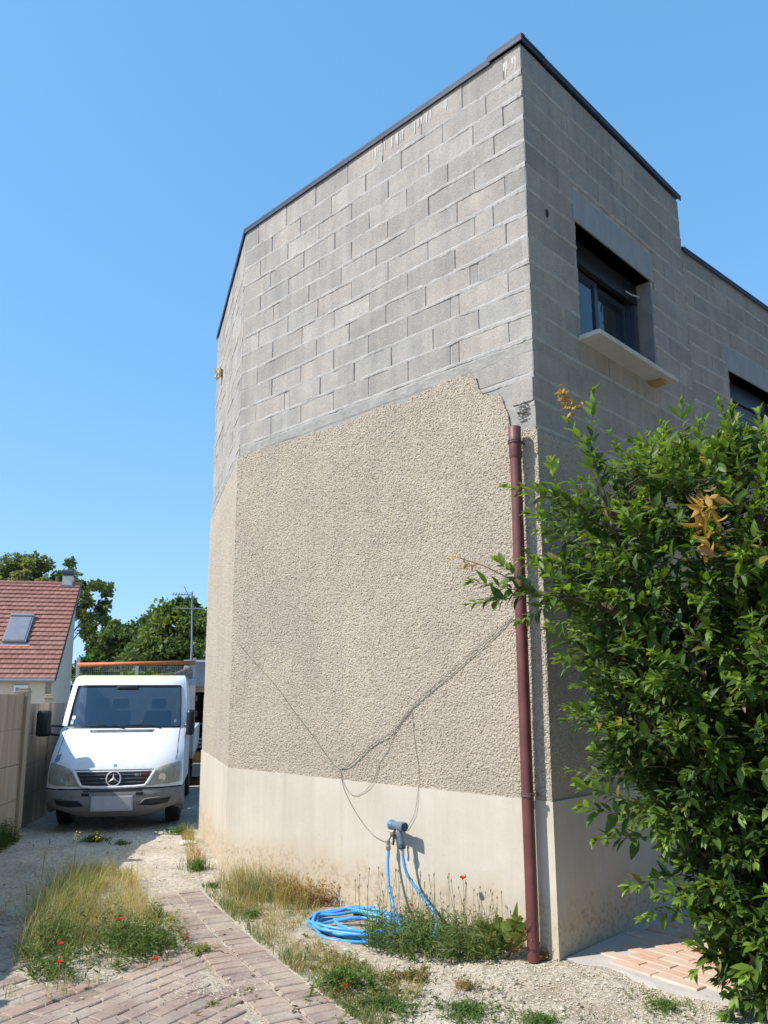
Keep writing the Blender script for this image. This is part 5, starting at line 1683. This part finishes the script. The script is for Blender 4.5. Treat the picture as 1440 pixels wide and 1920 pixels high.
def grass(name, pts, hmin, hmax, wmin, wmax, leanmax, pal, label=None, seed=1, parent=None, kind='stuff'):
    rng = np.random.default_rng(seed)
    N = len(pts)
    cl = fbm(pts[:, 0] * 4.5, pts[:, 1] * 4.5, 3, seed + 40)
    h = rng.uniform(hmin, hmax, N) * np.clip(.25 + 1.7 * (cl - .15), .25, 1.25); w = rng.uniform(wmin, wmax, N); le = rng.uniform(.05, leanmax, N) + .35 * rng.uniform(0, 1, N) ** 3
    pal = np.array(pal); k = np.clip((fbm(pts[:, 0] * 5, pts[:, 1] * 5, 2, seed + 60) * 1.6 - .3 + rng.normal(0, .22, N)) * len(pal), 0, len(pal) - 1).astype(int)
    c = pal[k] * rng.uniform(.75, 1.25, (N, 1))
    V, T = blades(pts, h, w, le, c, rng)
    tris = T[None] + (np.arange(N) * 7)[:, None, None]
    o = place(name, npmesh(name, V.reshape(-1, 3), tris=tris, colors=np.repeat(c, 7, 0)), M['blade'], parent)
    if kind: o['kind'] = kind
    if label: o['label'] = label
    return o

def scatter(poly, n, seed, dens=None):
    rng = np.random.default_rng(seed)
    p = np.array(poly); lo, hi = p.min(0), p.max(0)
    out = np.zeros((0, 2))
    while len(out) < n:
        q = rng.uniform(lo, hi, (n * 3, 2))
        k = in_poly(q[:, 0], q[:, 1], poly)
        if dens is not None: k &= rng.uniform(0, 1, len(q)) < dens(q[:, 0], q[:, 1])
        out = np.concatenate([out, q[k]])
        if dens is not None and k.sum() == 0: break
    out = out[:n]
    return np.stack([out[:, 0], out[:, 1], ground_z(out[:, 0], out[:, 1])], -1)

DRY = [(.54, .43, .24), (.47, .37, .20), (.60, .50, .31), (.43, .35, .18), (.35, .33, .14)]
MIXED = [(.22, .25, .085), (.16, .21, .07), (.40, .34, .16), (.30, .29, .12), (.13, .18, .06)]
GREEN = [(.085, .15, .035), (.11, .18, .045), (.07, .125, .035), (.14, .20, .06)]
DARKG = [(.06, .105, .035), (.08, .13, .04)]
RUST = [(.36, .20, .08), (.30, .17, .07), (.44, .28, .13), (.40, .30, .14)]

def leafy(name, pts, hmin, hmax, lsz, pal, seed, label=None, per=9, parent=None, kind='stuff', spread=.35, wr=.22):
    """upright leafy stems: thin blade stems with small narrow leaves"""
    rng = np.random.default_rng(seed)
    N = len(pts)
    h = rng.uniform(hmin, hmax, N)
    a = rng.uniform(0, 6.28, N); le = rng.uniform(0, spread, N)
    P, Dd, L = [], [], []
    stemV, stemT = blades(pts, h, np.full(N, .004), le, None, rng)
    for k in range(per):
        t = (k + 1) / (per + .5)
        base = pts + (stemV[:, 6] - pts) * t
        aa = rng.uniform(0, 6.28, N)
        Dd.append(np.stack([np.cos(aa), np.sin(aa), rng.uniform(.1, 1.1, N)], -1)); P.append(base); L.append(rng.uniform(.6, 1.2, N) * lsz * (1.15 - .6 * t))
    P = np.concatenate(P); Dd = np.concatenate(Dd); L = np.concatenate(L)
    V = leaf_array(P, Dd, norm(rng.normal(0, .4, (len(P), 3)) + np.array([0, 0, 1])), L, np.full(len(P), wr), rng.uniform(-.1, .4, len(P)), .25)
    pal = np.array(pal)
    c1 = pal[rng.integers(0, len(pal), len(P))] * rng.uniform(.75, 1.25, (len(P), 1))
    c2 = pal[rng.integers(0, len(pal), N)]
    VV = np.concatenate([V.reshape(-1, 3), stemV.reshape(-1, 3)])
    T = np.concatenate([(LEAF_TRIS[None] + (np.arange(len(P)) * 11)[:, None, None]).reshape(-1, 3),
                        (stemT[None] + (np.arange(N) * 7 + len(P) * 11)[:, None, None]).reshape(-1, 3)])
    C_ = np.concatenate([np.repeat(c1, 11, 0), np.repeat(c2, 7, 0)])
    o = place(name, npmesh(name, VV, tris=T, colors=C_), M['blade'], parent)
    if kind: o['kind'] = kind
    if label: o['label'] = label
    return o

def make_ground_plants():
    patch = [(-1.98, 4.88), (-2.36, 5.5), (-2.75, 6.6), (-3.02, 7.7), (-2.85, 8.3), (-2.35, 8.0), (-1.95, 7.0), (-1.70, 6.6), (-1.32, 5.95), (-1.5, 5.55)]
    front = [(-1.95, 4.90), (-2.36, 5.5), (-2.45, 6.1), (-1.9, 6.2), (-1.42, 5.85), (-1.45, 5.6), (-1.72, 5.2)]
    back = [(-2.30, 5.6), (-2.75, 6.6), (-3.02, 7.7), (-2.85, 8.3), (-2.35, 8.0), (-2.0, 7.1), (-1.75, 6.6), (-1.50, 6.15), (-1.9, 5.9)]
    dn = lambda x, y: np.clip((fbm(x * 3.2, y * 3.2, 3, 51) - .30) * 3.2, .05, 1)
    grass('dry_grass', scatter(back, 6400, 1, dn), .05, .25, .0025, .005, 1.15, DRY[:3] + MIXED[2:4] + DRY, 'straw coloured dry grass on the yard between shade and brick path', 1)
    grass('green_grass', scatter([(-2.30, 5.3), (-2.62, 6.3), (-2.85, 7.3), (-2.45, 7.4), (-2.1, 6.0)], 900, 2), .16, .44, .003, .006, .9, MIXED, 'tall pale green grass on the shaded edge of the dry patch', 2)
    leafy('green_weeds', scatter(front, 330, 3, lambda x, y: np.clip((fbm(x * 4, y * 4, 2, 5) - .2) * 2.6, .1, 1)), .05, .25, .06, GREEN + GREEN + MIXED[:2], 3, 'leafy green weeds with poppies in front of the dry grass', 10)
    leafy('low_weeds', scatter([(-1.9, 6.1), (-1.75, 6.7), (-1.3, 5.95), (-1.22, 5.70), (-1.5, 5.6)], 170, 4, dn), .05, .16, .05, MIXED + GREEN, 4, 'sparse low weeds beside the left edge of the path', 7)
    # foot of the wall
    grass('wall_grass', scatter([(-1.52, 7.75), (-1.25, 7.70), (-.75, 7.25), (-.45, 6.95), (-.50, 6.75), (-.95, 6.75), (-1.35, 7.25)], 2700, 5, dn), .08, .34, .0025, .0045, .9, DRY + MIXED + DRY[:2], 'dry grass along the foot of the plinth left of the hose', 5)
    leafy('rusty_weeds', scatter([(-.85, 7.32), (-.50, 7.02), (-.38, 6.86), (-.55, 6.82), (-.85, 7.05)], 160, 6), .08, .24, .05, RUST, 6, 'withered rust brown weeds against the plinth left of the hose', 9, spread=.8, wr=.35)
    leafy('poppy_weeds', scatter([(-.10, 5.72), (-.02, 6.15), (.30, 6.25), (.72, 5.86), (.90, 5.62), (.72, 5.42), (.25, 5.45)], 360, 7), .08, .28, .07, GREEN + MIXED[:2], 7, 'feathery green weeds growing over the end of the blue hose', 11, spread=.5, wr=.16)
    mid = [(-1.45, 7.35), (-.95, 6.85), (-.45, 6.75), (-.62, 6.2), (-.20, 5.55), (.0, 5.3), (.35, 5.35), (.25, 4.9), (.0, 4.55), (-.12, 4.75), (-.45, 5.35), (-.75, 5.9), (-1.15, 6.75)]
    grass('path_side_grass', scatter(mid, 2600, 16, lambda x, y: np.clip((fbm(x * 4, y * 4, 3, 8) - .36) * 3.5, 0, 1)), .02, .12, .0025, .005, 1.4, DRY + MIXED[2:4] + MIXED[:1] + RUST[2:], 'straggly dry grass on the soil between brick path and plinth', 16)
    leafy('sparse_weeds', scatter(mid, 150, 17, lambda x, y: np.clip((fbm(x * 3, y * 3, 2, 19) - .45) * 4, 0, 1)), .02, .10, .045, MIXED + GREEN[:2] + RUST[2:], 17, 'sparse low weeds on the soil between path and hose', 7, spread=.9, wr=.26)
    grass('field_edge_grass', scatter([(-3.1, 6.6), (-2.3, 6.0), (-2.0, 5.1), (-1.9, 4.8), (-1.3, 5.4), (-1.15, 5.8), (-1.75, 7.1), (-2.2, 8.2), (-2.6, 8.8), (-3.2, 8.3)], 1800, 18, lambda x, y: np.clip((fbm(x * 4, y * 4, 3, 28) - .40) * 3.5, 0, 1)), .02, .11, .0025, .005, 1.4, DRY + MIXED[2:4], 'flattened straw around the edges of the dry grass patch', 18)
    # thin stems with seed heads in front of the plinth
    rng = np.random.default_rng(8)
    pts = scatter([(-.15, 6.35), (.30, 6.20), (.75, 5.84), (.92, 5.66), (.80, 5.55), (.2, 5.9), (-.2, 6.2)], 54, 8)
    m = MB()
    for p in pts:
        h = rng.uniform(.22, .48); q = Vector(p) + Vector((rng.normal(0, .04), rng.normal(0, .04), h))
        m.tube([Vector(p), Vector(p).lerp(q, .5) + Vector((rng.normal(0, .012), 0, 0)), q], .0016, 3, caps=False)
        m.tube([q, q + Vector((0, 0, .008)), q + Vector((rng.normal(0, .003), 0, .02))], [.002, .0055, .002], 5)
    o = m.build('seed_stems', None); o.data.materials.append(M['stalk']); tag(o, 'thin stalks with seed heads in front of the cream plinth', None, None, 'stuff')
    # fringe on the right edge of the brick path
    pp = []
    rng = np.random.default_rng(9)
    for i in range(0, len(path_pts), 1):
        t = (path_pts[min(i + 1, len(path_pts) - 1)] - path_pts[max(i - 1, 0)]).normalized(); nn = Vector((-t.y, t.x))
        p = path_pts[i] + nn * .22
        if not (4.3 < p.y < 7.4): continue
        dens = float(fbm(np.array([p.x * 3]), np.array([p.y * 3]), 2, 3)[0])
        for k in range(int(34 * max(0, dens - .22) * 2)):
            q = p + nn * abs(rng.normal(0, .09)) + t * rng.normal(0, .02)
            pp.append((q.x, q.y, 0))
    grass('path_edge_grass', np.array(pp), .03, .11, .003, .006, .9, MIXED + GREEN[:2] + DRY[:2], 'short mixed grass along the right edge of the path', 9)
    pts = scatter([(-4.15, 8.2), (-4.0, 8.2), (-4.35, 10.0), (-4.55, 10.0)], 260, 10)
    leafy('fence_weeds', pts, .08, .34, .07, DARKG + GREEN[:1], 10, 'dark weeds in the shade at the foot of the concrete fence', 9)
    grass('wall_foot_weeds', scatter([(-1.75, 8.5), (-2.0, 9.2), (-2.38, 10.6), (-2.50, 10.5), (-2.16, 9.2), (-1.95, 8.5)], 420, 12, dn), .06, .24, .003, .005, .9, RUST + DRY[3:], 'dry brown weeds along the foot of the chamfered wall', 12)

    def tuft(x, y, r, n, hmin, hmax, pal, seed, label, kind_='grass', name='weed_tuft', lsz=.06, group=None):
        rng = np.random.default_rng(seed)
        a = rng.uniform(0, 6.28, n); rr = r * (1.0 + .45 * np.sin(a * 3 + seed)) * np.abs(rng.normal(0, .62, n))
        pts = np.stack([x + rr * np.cos(a), y + rr * np.sin(a), np.zeros(n)], -1); pts[:, 2] = ground_z(pts[:, 0], pts[:, 1])
        if kind_ == 'grass': o = grass(name, pts, hmin, hmax, .004, .009, .9, pal, None, seed, kind=None)
        else: o = leafy(name, pts, hmin, hmax, lsz * .8, [tuple(1.25 * q for q in c) for c in pal], seed, None, 7, kind=None, spread=.9, wr=.26)
        tag(o, label, 'weed', group)
    tuft(-1.80, 8.30, .13, 260, .06, .20, GREEN, 31, 'green grassy tuft at the foot of the chamfered wall corner')
    tuft(-1.50, 7.55, .10, 170, .04, .13, GREEN, 32, 'small green tuft at the far end of the brick path')
    tuft(-.98, 6.56, .10, 70, .02, .07, GREEN, 33, 'flat green weed against the right edge of the path', 'leafy', lsz=.05)
    tuft(-.20, 5.05, .14, 150, .04, .16, GREEN, 34, 'bright green tuft where the path meets the gravel bank', 'leafy', lsz=.07)
    tuft(.02, 4.72, .20, 240, .02, .09, GREEN + DARKG, 35, 'low spreading green weed right of the near end of the path', 'leafy', lsz=.045)
    tuft(.20, 5.16, .12, 130, .02, .08, DARKG + RUST[:1], 36, 'dark low weed below the feathery green clump', 'leafy', lsz=.045)
    tuft(.48, 4.66, .22, 260, .02, .07, GREEN + DARKG, 37, 'wide mat of low green weed on the white gravel', 'leafy', lsz=.035)
    tuft(.86, 4.52, .18, 240, .02, .06, GREEN, 38, 'mat of low green weed nearest the shrub', 'leafy', lsz=.03)
    tuft(.52, 5.04, .10, 80, .02, .05, DARKG + RUST, 39, 'thin reddish green weed in the middle of the gravel bank', 'leafy', lsz=.03)
    tuft(1.58, 4.72, .15, 160, .02, .06, GREEN + MIXED[:2], 40, 'low green weed at the edge of the terrace slab', 'leafy', lsz=.03)
    tuft(-3.45, 10.0, .16, 130, .03, .12, DARKG, 41, 'dark green weed in the shadow in front of the truck', 'leafy', lsz=.06)
    tuft(-3.02, 9.72, .12, 70, .02, .08, DARKG + MIXED[:1], 42, 'small weed on the border of the fence shadow', 'leafy', lsz=.05)
    tuft(-2.62, 10.9, .16, 120, .04, .16, DARKG + GREEN, 43, 'weed with white flowers beside the truck front wheel', 'leafy', lsz=.06)
    tuft(-1.20, 5.72, .08, 70, .02, .06, MIXED, 44, 'flat olive weed on the left edge of the path', 'leafy', lsz=.04)
    tuft(-.76, 5.0, .04, 34, .01, .03, MIXED, 45, 'tiny weed in a joint between paving and path', 'leafy', lsz=.02)
    tuft(-.93, 4.78, .04, 40, .01, .035, MIXED, 46, 'tiny yellow green weed sprouting from the brick paving', 'leafy', lsz=.02)

    # dock by the downpipe: large ragged leaves
    dk = empty('dock_plant', (.86, 5.66, 0), 0, 'broad leaved dock with ragged yellowing leaves beside the downpipe', 'plant')
    rng = np.random.default_rng(14)
    for k in range(15):
        a = rng.uniform(0, 6.28); ln = rng.uniform(.12, .27) if k > 2 else (.36, .30, .27)[k]
        d0 = np.array([math.cos(a) * .7 - .35, math.sin(a) * .5 - .3, rng.uniform(.7, 1.8) if k > 2 else 2.2]); d0 = d0 / np.linalg.norm(d0)
        b0 = np.array([.86 + .03 * math.cos(a), 5.63 + .02 * math.sin(a), .01])
        P, Dd, L = [], [], []
        sd_ = norm(np.cross(d0, np.array([-.2, -.9, .4]) + rng.normal(0, .2, 3)))
        nl = 9
        for q in range(nl):
            t = (q + 1.5) / (nl + 1.0); p = b0 + d0 * ln * t + np.array([math.cos(a), math.sin(a), -.5]) * .25 * ln * t * t
            wl_ = ln * .26 * math.sin(math.pi * min(1, t * .9 + .08)) ** .7
            for sg in (-1, 1):
                P.append(p); Dd.append(sd_ * sg + d0 * rng.uniform(.1, .6) + rng.normal(0, .12, 3)); L.append(wl_ * rng.uniform(.55, 1.1))
        P.append(b0 + d0 * ln * .15); Dd.append(d0 + np.array([math.cos(a), math.sin(a), -.5]) * .2); L.append(ln * .95)
        n_ = len(P); wr_ = np.full(n_, .85); wr_[-1] = .16
        V = leaf_array(np.array(P), np.array(Dd), np.tile(np.cross(sd_, d0), (n_, 1)) + rng.normal(0, .15, (n_, 3)), np.array(L), wr_, np.full(n_, .15), .25)
        c = np.array([(.19, .25, .06), (.29, .30, .085), (.14, .20, .055), (.38, .28, .10), (.25, .28, .08)][k % 5]) * rng.uniform(.8, 1.2, (n_, 1))
        place('leaf', leaves_mesh('leaf', V, c), M['blade'], dk)
    wt = empty('withered_tuft', (1.08, 5.52, 0), 0, 'small withered brown tuft at the bottom of the downpipe', 'weed')
    pts = np.array([(1.08 + rng.normal(0, .02), 5.53 + rng.normal(0, .015), 0) for _ in range(26)])
    leafy('withered_leaves', pts, .03, .10, .035, RUST, 15, None, 5, wt, None, 1.0, .4)

    # poppies
    def poppy(x, y, h, sz, label, lean=(0, 0)):
        rt = empty('red_poppy', (x, y, 0), 0, label, 'poppy', 'red poppies among the weeds')
        top = Vector((x + lean[0], y + lean[1], h))
        m = MB(); m.tube([(x, y, 0), Vector((x, y, 0)).lerp(top, .6) + Vector((.008, 0, 0)), top], .0018, 4, caps=False)
        m.build('stem', M['stalk'], rt)
        for k in range(4):
            a = k * 1.57 + .3
            P = np.array([tuple(top)]); Dd = np.array([[math.cos(a), math.sin(a), .45]])
            V = leaf_array(P, Dd, np.array([[0, 0, 1.0]]), np.array([sz]), np.array([1.25]), np.array([-.25]), .25)
            place('petal', leaves_mesh('petal', V, np.array([[.62, .045, .02]])), M['petal'], rt)
        m = MB(); m.lathe([(0, -.004), (sz * .2, 0), (sz * .2, .006), (0, .009)], Matrix.Translation(top), 8); m.build('flower_centre', M['black'], rt)
    poppy(.60, 5.86, .43, .032, 'tallest red poppy standing out against the plinth near the downpipe')
    poppy(.24, 5.92, .24, .018, 'small red poppy in front of the hanging hose')
    poppy(-1.78, 5.72, .20, .030, 'red poppy in the dry grass behind the leafy weeds', (.02, 0))
    poppy(-1.93, 5.12, .22, .026, 'red poppy highest on the left of the leafy weeds')
    poppy(-1.88, 4.98, .16, .028, 'bright red poppy low at the front of the leafy weeds')
    poppy(-1.42, 5.40, .05, .022, 'red poppy lying at the edge of the brick paving')
    poppy(-1.30, 5.74, .08, .020, 'red poppy beside the olive weed at the path edge')
    poppy(-.19, 4.86, .07, .018, 'red poppy in the weeds right of the near path end')
    # yellow flowers on the far side of the patch
    spots = [(-2.85, 7.75, .42, 'yellow wildflower standing tallest above the shaded far corner of the dry grass'), (-2.98, 7.35, .34, 'yellow wildflower leaning out of the dry grass into the shade'),
             (-2.72, 7.9, .38, 'yellow wildflower right of the tallest one above the dry grass'), (-1.52, 6.1, .12, 'low yellow wildflower at the sunny edge of the dry grass near the path'), (-1.62, 6.0, .11, 'low yellow wildflower just left of the sparse weeds by the path')]
    for x, y, h, lab in spots:
        rt = empty('yellow_wildflower', (x, y, 0), 0, lab, 'wildflower', 'yellow wildflowers in the dry grass')
        m = MB(); m.tube([(x, y, 0), (x + .01, y, h * .6), (x + .02, y, h)], .002, 4, caps=False); m.build('stem', M['stalk'], rt)
        rng2 = np.random.default_rng(int(abs(x) * 100))
        n = 16
        P = np.array([(x + .02, y, h)]) + rng2.normal(0, .018, (n, 3))
        V = leaf_array(P, rng2.normal(0, 1, (n, 3)) + np.array([0, 0, .5]), norm(rng2.normal(0, .3, (n, 3)) + np.array([0, 0, 1])), np.full(n, .016), np.full(n, .9), np.zeros(n))
        place('blossom', leaves_mesh('blossom', V, np.tile(np.array([[.60, .43, .03]]), (n, 1))), M['petal'], rt)
    # loose stones and litter
    def rock(x, y, r, mat, name, label, cat, seed, flat=.5, rz=0):
        bm = bmesh.new(); bmesh.ops.create_icosphere(bm, subdivisions=2, radius=1)
        rr = random.Random(seed)
        for v in bm.verts:
            k = 1 + rr.uniform(-.16, .16)
            v.co = Vector((v.co.x * r * k, v.co.y * r * .7 * k, v.co.z * r * flat * k))
        me = bpy.data.meshes.new(name); bm.to_mesh(me); bm.free()
        o = place(name, me, mat, None, Matrix.Translation((x, y, float(ground_z(x, y)) + r * flat * .5)) @ Matrix.Rotation(rz, 4, 'Z'))
        tag(o, label, cat)
    rock(-2.28, 9.85, .11, M['dry_stone'], 'flat_stone', 'flat pale stone lying near the chamfered wall', 'stone', 1, .22)
    rock(-.14, 6.56, .06, M['rust'], 'brick_fragment', 'dark rusty brick fragment behind the blue hose coil', 'brick', 2, .7)
    rock(-.22, 5.72, .022, M['dry_stone'], 'white_pebble', 'white pebble just in front of the hose coil', 'stone', 3, .6)
    rock(-.10, 5.52, .018, M['dry_stone'], 'white_pebble', 'smaller white pebble nearer the path than the one by the coil', 'stone', 4, .6)
M['stalk'] = simple('plant_stalk', (.20, .19, .08), .8, 0, .25, 30)
M['rust'] = simple('rusty_fragment', (.13, .05, .03), .9, 0, .3, 40)
make_ground_plants()

def make_litter():
    """dead leaf scraps, straw and soil crumbs lying about the yard"""
    rng = np.random.default_rng(91)
    n = 1500
    x = rng.uniform(-4.2, 1.9, n); y = 4.2 + 7.2 * rng.uniform(0, 1, n) ** 1.3
    k = (fbm(x * 2, y * 2, 2, 4) > .42) & ~in_poly(x, y, [tuple(A), tuple(B), tuple(C), (3, 12), tuple(D)])
    x, y = x[k], y[k]; n = len(x)
    P = np.stack([x, y, ground_z(x, y) + .014 + rng.uniform(0, .01, n)], -1)
    V = leaf_array(P, np.stack([rng.normal(0, 1, n), rng.normal(0, 1, n), rng.uniform(-.05, .25, n)], -1), norm(rng.normal(0, .35, (n, 3)) + np.array([0, 0, 1])),
                   rng.uniform(.012, .05, n), rng.uniform(.12, .5, n), rng.uniform(-.3, .3, n), .3)
    c = np.array([(.16, .11, .06), (.30, .22, .12), (.10, .075, .05), (.40, .32, .19), (.20, .19, .08)])[rng.integers(0, 5, n)] * rng.uniform(.7, 1.2, (n, 1))
    o = place('litter', leaves_mesh('litter', V, c), M['blade']); tag(o, 'dead leaf scraps and straw scattered over the dry yard', None, None, 'stuff')
    # sparse small sprouts here and there in the gravel and paving joints
    m = 300
    x = rng.uniform(-4.0, 1.8, m); y = 4.3 + 6.5 * rng.uniform(0, 1, m) ** 1.2
    k = (fbm(x * 1.5, y * 1.5, 2, 14) > .5) & (dist_path(x, y) > .24) & ~in_poly(x, y, [tuple(A), tuple(B), tuple(C), (3, 12), tuple(D)])
    pts = []
    for a, b in zip(x[k], y[k]):
        for _ in range(rng.integers(3, 12)): pts.append((a + rng.normal(0, .025), b + rng.normal(0, .025), float(ground_z(a, b))))
    grass('sprouts', np.array(pts), .02, .075, .003, .006, 1.1, MIXED + DRY[:3] + GREEN[:2], 'small sprouts of grass dotted over the gravel', 92)
make_litter()

# ------------------------------------------------------------------ trees
def tree(base, height, crown, nleaf, lsz, pal, label, seed, trunk_r=.18, group=None, name='tree', gap=.0):
    rng = np.random.default_rng(seed)
    bx, by = base
    rt = empty(name, (bx, by, -.2), 0, label, 'tree', group)
    m = MB(); m.tube(spline([(bx, by, -.3), (bx + rng.normal(0, .1), by, height * .3), (bx + rng.normal(0, .2), by, height * .6)], 5), [trunk_r * (1 - .06 * i) for i in range(11)], 8)
    m.build('trunk', M['bark_far'], rt, smooth=True)
    # clumps inside the crown's ellipsoids
    cl = []
    for (c, r, n) in crown:
        for k in range(n):
            v = norm(rng.normal(0, 1, 3)); f = rng.uniform(.35, 1) ** .5
            cl.append((np.array(c) + v * np.array(r) * f, rng.uniform(.35, .8) * min(r) * .45))
    for k in range(min(16, len(cl))):
        q = Vector(cl[(k * 7) % len(cl)][0]); s0 = Vector((bx, by, height * rng.uniform(.25, .5)))
        m = MB(); m.tube(spline([s0, s0.lerp(q, .5) + Vector((0, 0, .3)), q], 4), [.07, .06, .05, .045, .04, .03, .025, .02, .015], 5); m.build('limb', M['bark_far'], rt, smooth=True)
    per = max(1, nleaf // len(cl))
    P, Cc = [], []
    pal = np.array(pal)
    for c, r in cl:
        v = norm(rng.normal(0, 1, (per, 3))); f = rng.uniform(.2, 1, (per, 1)) ** .5
        P.append(c + v * r * f * np.array([1.1, 1.1, .8]))
        Cc.append(pal[rng.integers(0, len(pal))] * rng.uniform(.7, 1.25, (per, 1)))
    P = np.concatenate(P); Cc = np.concatenate(Cc); N = len(P)
    d = norm(rng.normal(0, 1, (N, 3)) + np.array([0, 0, -.2])); sd_ = norm(np.cross(d, rng.normal(0, 1, (N, 3))))
    l = rng.uniform(.6, 1.3, (N, 1)) * lsz; w = l * .32
    V = np.stack([P, P + d * l * .5 + sd_ * w, P + d * l, P + d * l * .5 - sd_ * w], 1)
    q = np.arange(N * 4).reshape(N, 4)
    place('crown', npmesh('crown', V.reshape(-1, 3), quads=q, colors=np.repeat(Cc, 4, 0)), M['tree_leaf'], rt)

PAL_W = [(.175, .205, .08), (.15, .185, .075), (.205, .23, .085), (.13, .17, .07)]
PAL_D = [(.09, .135, .05), (.11, .16, .06), (.075, .115, .045), (.13, .175, .06)]
PAL_M = [(.125, .185, .055), (.15, .21, .06), (.105, .155, .05), (.175, .23, .07)]
tree((-20.5, 49), 10, [((-21.0, 49, 8.9), (2.6, 2.4, 1.6), 46), ((-23.5, 49.5, 8.6), (2.4, 2.2, 1.9), 34), ((-18.0, 49, 7.6), (1.4, 1.6, 1.4), 20), ((-17.3, 49, 5.6), (1.2, 1.5, 1.6), 22), ((-16.9, 49, 4.3), (1.2, 1.4, .9), 14)], 12500, .30, PAL_W,
     'tall loose pale green tree rising behind the red tiled roof', 71, .25)
tree((-15.0, 47), 5, [((-15.2, 47, 4.2), (2.0, 1.8, 1.9), 46), ((-13.6, 46, 4.2), (1.6, 1.6, 2.0), 40), ((-16.6, 47, 3.0), (1.2, 1.4, 1.3), 18)], 13000, .28, PAL_D,
     'dark dense rounded tree in the middle behind the truck', 72)
tree((-10.3, 40), 6, [((-10.4, 40, 4.7), (1.9, 1.8, 1.8), 52), ((-8.9, 40, 4.6), (1.6, 1.6, 1.9), 40), ((-11.2, 40, 3.0), (1.5, 1.5, 1.4), 26), ((-10.0, 40, 6.1), (.9, .9, .6), 12), ((-9.3, 40, 2.4), (2.0, 1.6, 1.2), 26)], 16000, .26, PAL_M,
     'fresh green spiky topped tree behind the aerial mast', 73)
tree((-12.6, 44), 4, [((-12.4, 43, 3.2), (1.8, 1.5, 1.5), 40), ((-17.6, 46, 2.4), (1.6, 1.4, 1.3), 24)], 7500, .26, PAL_M,
     'low green tree filling the gap between the dark tree and spiky tree', 74)

# unseen trees added on the right to keep sky light off the shaded wall
for k, (x, y, h) in enumerate([(6.6, 2.2, 10.5), (5.4, -1.6, 10.0), (9.4, 6.0, 10.5)]):
    tree((x, y), h, [((x, y, h * .66), (2.7, 2.7, 3.4), 46)], 5200, .36, PAL_D,
         ['dark garden tree facing the shaded wall across the terrace', 'dark garden tree nearest the yard entrance beyond the shrub', 'dark garden tree farthest along the terrace opposite the low wing'][k], 80 + k)
